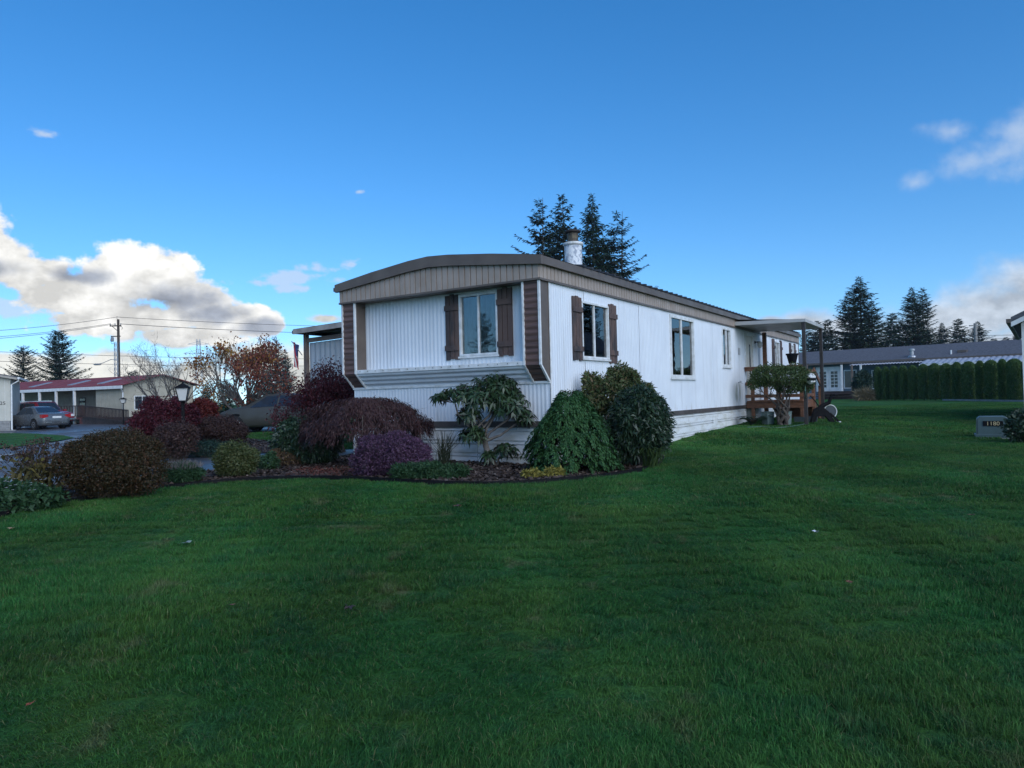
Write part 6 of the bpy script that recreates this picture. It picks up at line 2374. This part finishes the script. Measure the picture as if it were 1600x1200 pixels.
# ------------------------------------------------------------------ vehicles
def car(name, label, loc, rz, st, glass_x, body_m, lamps, wheel_x, wr=.32, scale=1.0, dark_low=True):
    """body lofted through stations (x, half width, sill z, belt z, top z, top half width); x forward"""
    c = empty(name, loc, rz, label, 'car')
    c.scale = (scale,) * 3
    mb = MB()
    rings = []
    for (x, w, zs, zb, zt, wt) in st:
        half = [(w * .90, zs), (w * .985, zs + .10), (w, (zs + zb) / 2), (w * .985, zb - .07), (w * .955, zb), (wt, zt - .035), (wt * .86, zt)]
        ring = [(x, y, z) for y, z in half] + [(x, -y, z) for y, z in reversed(half)]
        rings.append(ring)
    n = len(rings[0])
    for r_ in rings:
        mb.V += r_
    for i in range(len(rings) - 1):
        for k in range(n):
            k2 = (k + 1) % n
            mb.F.append((i * n + k, i * n + k2, (i + 1) * n + k2, (i + 1) * n + k))
    mb.F.append(tuple(range(n)))
    mb.F.append(tuple((len(rings) - 1) * n + k for k in reversed(range(n))))
    body = mb.build('body', body_m, c, smooth=True)
    X = [s[0] for s in st]

    def at(x, col):
        return float(np.interp(x, X, [s[col] for s in st]))

    def skin(x, f, off=.012):
        """point on the side between belt (0) and top (1)"""
        w0, zb, zt, wt = at(x, 1) * .955, at(x, 3), at(x, 4) - .035, at(x, 5)
        return (x, w0 + (wt - w0) * f + off, zb + (zt - zb) * f)
    gm = paneglass('car_glass')
    (r0, r1, f1, f0) = glass_x   # rear screen base, roof rear, roof front, windscreen base
    side = [(r0 + .22, .06), (r1 + .06, .90), ((r1 + f1) / 2 - .03, .92), ((r1 + f1) / 2 - .03, .06)]
    side2 = [((r1 + f1) / 2 + .04, .06), ((r1 + f1) / 2 + .04, .92), (f1 - .05, .90), (f0 - .28, .06)]
    for sg in (1, -1):
        for q in (side, side2):
            MB().quad(*[(p[0], p[1] * sg, p[2]) for p in [skin(x, f) for x, f in q]]).build('side_window', gm, body)
    for xa, xb, nm in ((r0, r1, 'rear_window'), (f0, f1, 'windscreen')):
        s_ = 1 if xb > xa else -1
        xa_, xb_ = xa + s_ * .06, xb - s_ * .05
        za, zb = at(xa_, 4) + .012, at(xb_, 4) + .012
        wa, wb = at(xa_, 5) * .90, at(xb_, 5) * .84
        ox = -s_ * .012
        MB().quad((xa_ + ox, -wa, za), (xa_ + ox, wa, za), (xb_ + ox, wb, zb), (xb_ + ox, -wb, zb)).build(nm, gm, body)
    tyre_m, rim_m = mat('tyre', (.012, .012, .013), .8), mat('alloy', (.36, .36, .37), .35, metal=.7)
    for x in wheel_x:
        for sg in (1, -1):
            y = at(x, 1)
            T = Matrix.Translation((x, sg * (y - .10), wr)) @ Matrix.Rotation(-sg * math.pi / 2, 4, 'X')
            w = MB().lathe([(wr * .62, -.10), (wr * .94, -.10), (wr, -.06), (wr, .08), (wr * .94, .115), (wr * .62, .115)], n=20, T=T).build('wheel', tyre_m, c)
            MB().lathe([(wr * .62, .10), (wr * .56, .118), (wr * .2, .108), (wr * .12, .122)], n=10, T=T).build('rim', rim_m, w)
            T2 = Matrix.Translation((x, sg * (y - .004), wr + .02)) @ Matrix.Rotation(-sg * math.pi / 2, 4, 'X')
            MB().lathe([(wr * 1.18, 0), (wr * 1.18, .007)], n=20, T=T2).build('wheel_arch', M_BLACK, body)
    for nm, mm, (x0, x1, y0, y1, z0_, z1_) in lamps:
        for sg in (1, -1):
            MB().box(x0, x1, min(y0 * sg, y1 * sg), max(y0 * sg, y1 * sg), z0_, z1_).build(nm, mm, body, bevel=.012)
    return c, body


M_GREYCAR = mat('grey_car_paint', (.16, .17, .18), .25, (.14, .15, .16), 3, metal=.5)
M_REDCAR = mat('red_car_paint', (.20, .018, .022), .25, (.17, .015, .02), 3)
M_TANCAR = mat('tan_car_paint', (.06, .058, .05), .4, (.05, .047, .04), 3, metal=.1)
M_TAIL = mat('tail_lamp', (.35, .012, .015), .25)
M_HEAD = mat('head_lamp', (.6, .6, .6), .15)
M_CHROME = mat('chrome', (.55, .55, .56), .2, metal=.9)
SEDAN = [(-2.32, .66, .42, .74, .76, .60), (-2.26, .80, .30, .92, .95, .70), (-2.05, .87, .24, .97, 1.01, .74), (-1.55, .89, .22, .97, 1.04, .74), (-.75, .90, .21, .95, 1.40, .60), (-.2, .90, .20, .94, 1.45, .60), (.35, .90, .20, .93, 1.42, .60), (1.15, .89, .20, .92, .99, .70), (1.75, .86, .22, .84, .90, .66), (2.15, .78, .26, .70, .76, .58), (2.30, .64, .32, .60, .66, .50)]
sp = G(62, 671.5)
sedan, sbody = car('sedan', 'grey sedan seen from behind, parked beside the number 25 house', Vector((sp.x - .75, sp.y + .9, sp.z + .02)), math.radians(90 + 60), SEDAN, (-1.55, -.75, .35, 1.15), M_GREYCAR,
                   [('tail_light', M_TAIL, (-2.31, -2.02, .50, .86, .72, .93)), ('bumper_reflector', M_CHROME, (-2.345, -2.28, .30, .62, .40, .46))], (-1.38, 1.40))
MB().box(-2.345, -2.28, -.26, .26, .70, .82).build('number_plate', M_WPAINT, sbody)
MB().box(-2.36, -2.2, -.62, .62, .46, .60).build('bumper', M_GREYCAR, sbody, bevel=.02)
SUV = [(-2.35, .80, .45, 1.00, 1.05, .66), (-2.28, .88, .40, 1.05, 1.70, .66), (-2.0, .90, .38, 1.06, 1.76, .66), (-.5, .91, .36, 1.06, 1.80, .68), (.35, .91, .36, 1.06, 1.76, .67), (1.0, .90, .36, 1.05, 1.12, .74), (1.9, .88, .38, 1.00, 1.06, .74), (2.25, .84, .42, .92, .97, .70), (2.34, .76, .46, .82, .86, .62)]
vp_ = D(67, 650, sp.y + 4.6)
suv, vbody = car('suv', 'dark red off-road wagon facing right behind the grey sedan', Vector((vp_.x, vp_.y, zz(vp_.x, vp_.y) + .02)), math.radians(90 - 118), SUV, (-2.3, -2.05, .35, 1.0), M_REDCAR,
                 [('headlight', M_HEAD, (2.20, 2.36, .50, .78, .74, .90)), ('mirror', M_REDCAR, (.75, .92, .90, 1.10, 1.08, 1.24))], (-1.45, 1.45), wr=.37)
MB().box(2.28, 2.46, -.86, .86, .50, .62).build('bumper', M_CHROME, vbody, bevel=.02)
MB().box(2.30, 2.37, -.46, .46, .68, .88).build('grille', M_BLACK, vbody, bevel=.01)
for sg in (-1, 1):
    MB().bar((-1.8, sg * .55, 1.84), (.1, sg * .55, 1.84), .04).build('roof_rail', M_CHROME, vbody)
tc_ = G(432, 676)
car('old_sedan', 'tan old sedan parked side-on behind the maple, half hidden by the dark red maple', Vector((tc_.x, tc_.y + .6, zz(tc_.x, tc_.y + .6) + .03)), math.radians(176), SEDAN, (-1.55, -.75, .35, 1.15), M_TANCAR,
    [('tail_light', M_TAIL, (-2.31, -2.02, .50, .86, .72, .93)), ('headlight', M_HEAD, (2.05, 2.25, .45, .68, .58, .70))], (-1.38, 1.40), scale=.98)

# ------------------------------------------------------------------ small things
# green utility box with its number
u0, u1 = G(1529, 683), G(1573, 682.5)
ub = empty('utility_box', G(1551, 684), -.52, 'green utility box on a pad with the number 1180', 'utility box')
wU = 44 / FPX * u0.y * 1.12
M_UBOX = mat('utility_green', (.075, .115, .115), .45, (.06, .095, .095), 4)
hU = D(1552, 649, u0.y).z - u0.z
MB().prism([(-wU * .40, .08), (wU * .40, .08), (wU * .43, hU * .80), (wU * .36, hU - .012), (wU * .30, hU), (-wU * .30, hU), (-wU * .36, hU - .012), (-wU * .43, hU * .80)][0:0] or
           [(-wU * .42, .075), (wU * .42, .075), (wU * .40, hU * .88), (wU * .33, hU), (-wU * .33, hU), (-wU * .40, hU * .88)], -.16, .20, axis=1).build('cabinet', M_UBOX, ub, bevel=.012)
MB().box(-wU * .47, wU * .47, -.20, .24, .012, .085).build('base_flange', M_UBOX, ub, bevel=.008)
MB().box(-wU * .56, wU * .56, -.27, .30, -.05, .012).build('pad', M_CMU, ub, bevel=.01)
pl_ = MB().box(-wU * .26, wU * .26, -.172, -.163, hU * .56, hU * .79).build('number_plate', M_BLACK, ub)
tm = link('number', text_mesh('1180', hU * .25, .002), mat('gold_number', (.55, .45, .25), .5), ub)
tm.location = (0, -.176, hU * .592)
tm.rotation_euler = (math.pi / 2, 0, 0)
tm.scale = (1.05, 1, 1)

# black planter on the deck rail
b = hp(DS0 + .03, DT + .28, 1.88)
pt = empty('plant_pot', b, 0, 'black pot standing on the corner of the deck rail', 'pot')
MB().lathe([(.10, .0), (.15, .22), (.17, .23), (.17, .27), (.15, .27), (.14, .22)], n=18).build('pot', M_BLACK, pt)
MB().lathe([(.14, .215), (.02, .22)], n=14).build('soil', M_MULCH, pt)

# two pale pails under the clipped tree
for px, lb in ((1200, 'pale green square pail left of the clipped tree stems'), (1227, 'pale green square pail right of the clipped tree stems')):
    g_ = G(px, 663.5)
    pa = empty('pail', g_, .4, lb, 'pail')
    mm = mat('pail_green', (.13, .18, .165), .6, (.10, .14, .13), 5)
    mb = MB()
    mb.lathe([(.15, 0), (.175, .34), (.185, .34), (.185, .36), (.165, .36), (.16, .32)], n=4, T=Matrix.Rotation(math.pi / 4, 4, 'Z'))
    mb.build('bucket', mm, pa)
    MB().tube([(-.13, 0, .34), (-.11, -.12, .28), (0, -.16, .25), (.11, -.12, .28), (.13, 0, .34)], .006, 5).build('handle', M_METALG, pa)

# exercise machine folded on the grass beside the porch post
eb_ = G(1294, 661)
ex = empty('exercise_machine', (eb_.x - .1, eb_.y, eb_.z), -.15, 'black folded exercise machine with a pale wheel beside the porch post', 'exercise machine')
mb = MB()
ex.scale = (.66, .66, .74)
mb.tube([(-.52, 0, .05), (-.40, 0, .35), (-.10, 0, .62), (.20, 0, .75), (.34, 0, 1.05)], [.06, .085, .08, .075, .055], 8)
mb.build('frame', M_BLACK, ex)
MB().prism([(-.55, .02), (-.42, .52), (-.12, .66), (.18, .42), (.42, .02), (.22, .02), (.02, .25), (-.3, .25), (-.38, .02)], -.07, .07, axis=1).build('housing', M_BLACK, ex, bevel=.02)
T = Matrix.Translation((.27, .1, .42)) @ Matrix.Rotation(math.pi / 2, 4, 'X')
fw_ = MB().lathe([(.235, -.03), (.26, -.03), (.26, .03), (.235, .03)], n=26, T=T, ring=True).build('wheel', M_WPAINT, ex)
MB().lathe([(.215, -.012), (.215, .012)], n=26, T=T).build('disc', mat('grey_disc', (.05, .06, .07), .4), fw_)
MB().bar((.22, -.02, .36), (.58, -.02, .03), .07).build('leg', M_BLACK, ex)
MB().bar((.55, -.22, .03), (.55, .22, .03), .07).build('foot', M_WPAINT, ex)
MB().bar((-.5, -.22, .03), (-.5, .22, .03), .07).build('foot', M_BLACK, ex)
MB().box(.27, .44, -.11, .11, 1.02, 1.10, Matrix.Rotation(.1, 4, 'Y')).build('console', M_BLACK, ex, bevel=.015)
MB().tube([(-.18, 0, .6), (-.34, 0, .82), (-.52, 0, 1.02)], .022, 6).build('handle', M_BLACK, ex)

# round white float-shaped lantern on the post, hose on the lawn
q = hp(PS0 + .10, PT + .0, 0)
wl = empty('white_lantern', (q.x + .02, q.y - .1, 1.38), 0, 'white lantern-like fitting fixed to the near porch post', 'lantern')
MB().lathe([(.05, -.12), (.13, -.06), (.14, .08), (.09, .16), (.02, .18)], c=(0, 0, 0), n=14).build('globe', M_WPAINT, wl)
MB().lathe([(.145, -.02), (.145, .05)], c=(0, 0, 0), n=14).build('band', M_BLACK, wl)
MB().tube([(0, .0, -.1), (.02, .05, -.22)], .02, 6).build('bracket', M_BLACK, wl)
mb = MB()
pts = []
for i, (px, py) in enumerate([(1168, 669), (1190, 668), (1212, 669.5), (1240, 667), (1262, 662), (1270, 656), (1264, 652), (1258, 648)]):
    g_ = G(px, py)
    pts.append(g_ + Vector((0, 0, .02)))
pts += [hp(PS0 + .02, PT + .06, .9), hp(PS0 + .03, PT + .06, 1.25)]
tag(MB().tube(catmull(pts, 5), .014, 6).build('garden_hose', mat('hose_green', (.07, .13, .10), .45)), 'green garden hose trailing over the grass to the porch post', 'hose')
g_ = G(1259, 660)
MB()
bx = empty('grey_tray', g_, .5, 'small grey tray lying on the grass at the foot of the near porch post', 'tray')
MB().prism([(-.16, 0), (.16, 0), (.19, .16), (.175, .16), (.15, .015), (-.15, .015), (-.175, .16), (-.19, .16)], -.25, .25, axis=1).build('tray', mat('tray_grey', (.16, .19, .20), .5), bx)

# marker stake in the bed, fallen leaves on the lawn
def leaf_obj(px, py, size, col, label, seed):
    g_ = G(px, py)
    rg = np.random.default_rng(seed)
    mb = MB()
    k = 10
    V_ = [(0, 0, .012)]
    for i in range(k):
        a_ = 6.283 * i / k
        r_ = size * (.55 + .45 * (i % 2)) * rg.uniform(.8, 1.15)
        V_.append((math.cos(a_) * r_, math.sin(a_) * r_ * .8, .012 + rg.uniform(0, .6) * size * .6))
    mb.add(V_, [(0, i + 1, (i + 1) % k + 1) for i in range(k)])
    mb.add([(0, 0, .012), (size * 1.5, .0, .02), (size * 1.5, .004, .02), (0, .006, .012)], [(0, 1, 2, 3)])
    o = mb.build('fallen_leaf', mat('dry_leaf_' + str(seed), col, .7, tuple(c * .6 for c in col), 40), None)
    o.location = g_ + Vector((0, 0, .035))
    o.rotation_euler = (0, 0, rg.uniform(0, 6))
    tag(o, label, 'leaf', 'fallen leaves on the lawn')


leaf_obj(1275, 840, .045, (.62, .64, .66), 'white scrap-like leaf on the right of the lawn', 1)
leaf_obj(546, 962, .055, (.05, .035, .028), 'dark curled leaf low in the middle of the lawn', 2)
leaf_obj(361, 957, .03, (.20, .09, .06), 'pinkish brown leaf left of the dark curled leaf', 3)
leaf_obj(1327, 921, .035, (.16, .07, .035), 'orange-brown leaf on the right side of the lawn', 4)
leaf_obj(714, 798, .05, (.09, .05, .035), 'brown leaf on the lawn just below the rush clump', 5)
leaf_obj(292, 857, .05, (.18, .24, .22), 'pale leaf on the left part of the lawn', 6)
leaf_obj(46, 1117, .022, (.22, .06, .03), 'small red leaf near the lower left corner of the lawn', 7)
leaf_obj(1518, 813, .04, (.17, .10, .06), 'tan leaf near the right edge of the lawn', 8)
leaf_obj(18, 834, .04, (.35, .25, .14), 'yellow leaf on the lawn at the far left edge', 9)

hz_ = MB().box(-420, 420, -120, 480, -2.5, 40).build('haze', None)
hm = bpy.data.materials.new('haze_air')
hm.use_nodes = True
g = NG(hm.node_tree)
pv = g.n('ShaderNodeVolumePrincipled')
pv.inputs['Color'].default_value = (.72, .82, 1, 1)
pv.inputs['Density'].default_value = .0002
o = g.n('ShaderNodeOutputMaterial')
g.put(o.inputs['Volume'], pv.outputs[0])
hz_.data.materials.append(hm)
tag(hz_, 'thin bluish evening haze in the air', 'haze', None, 'stuff')
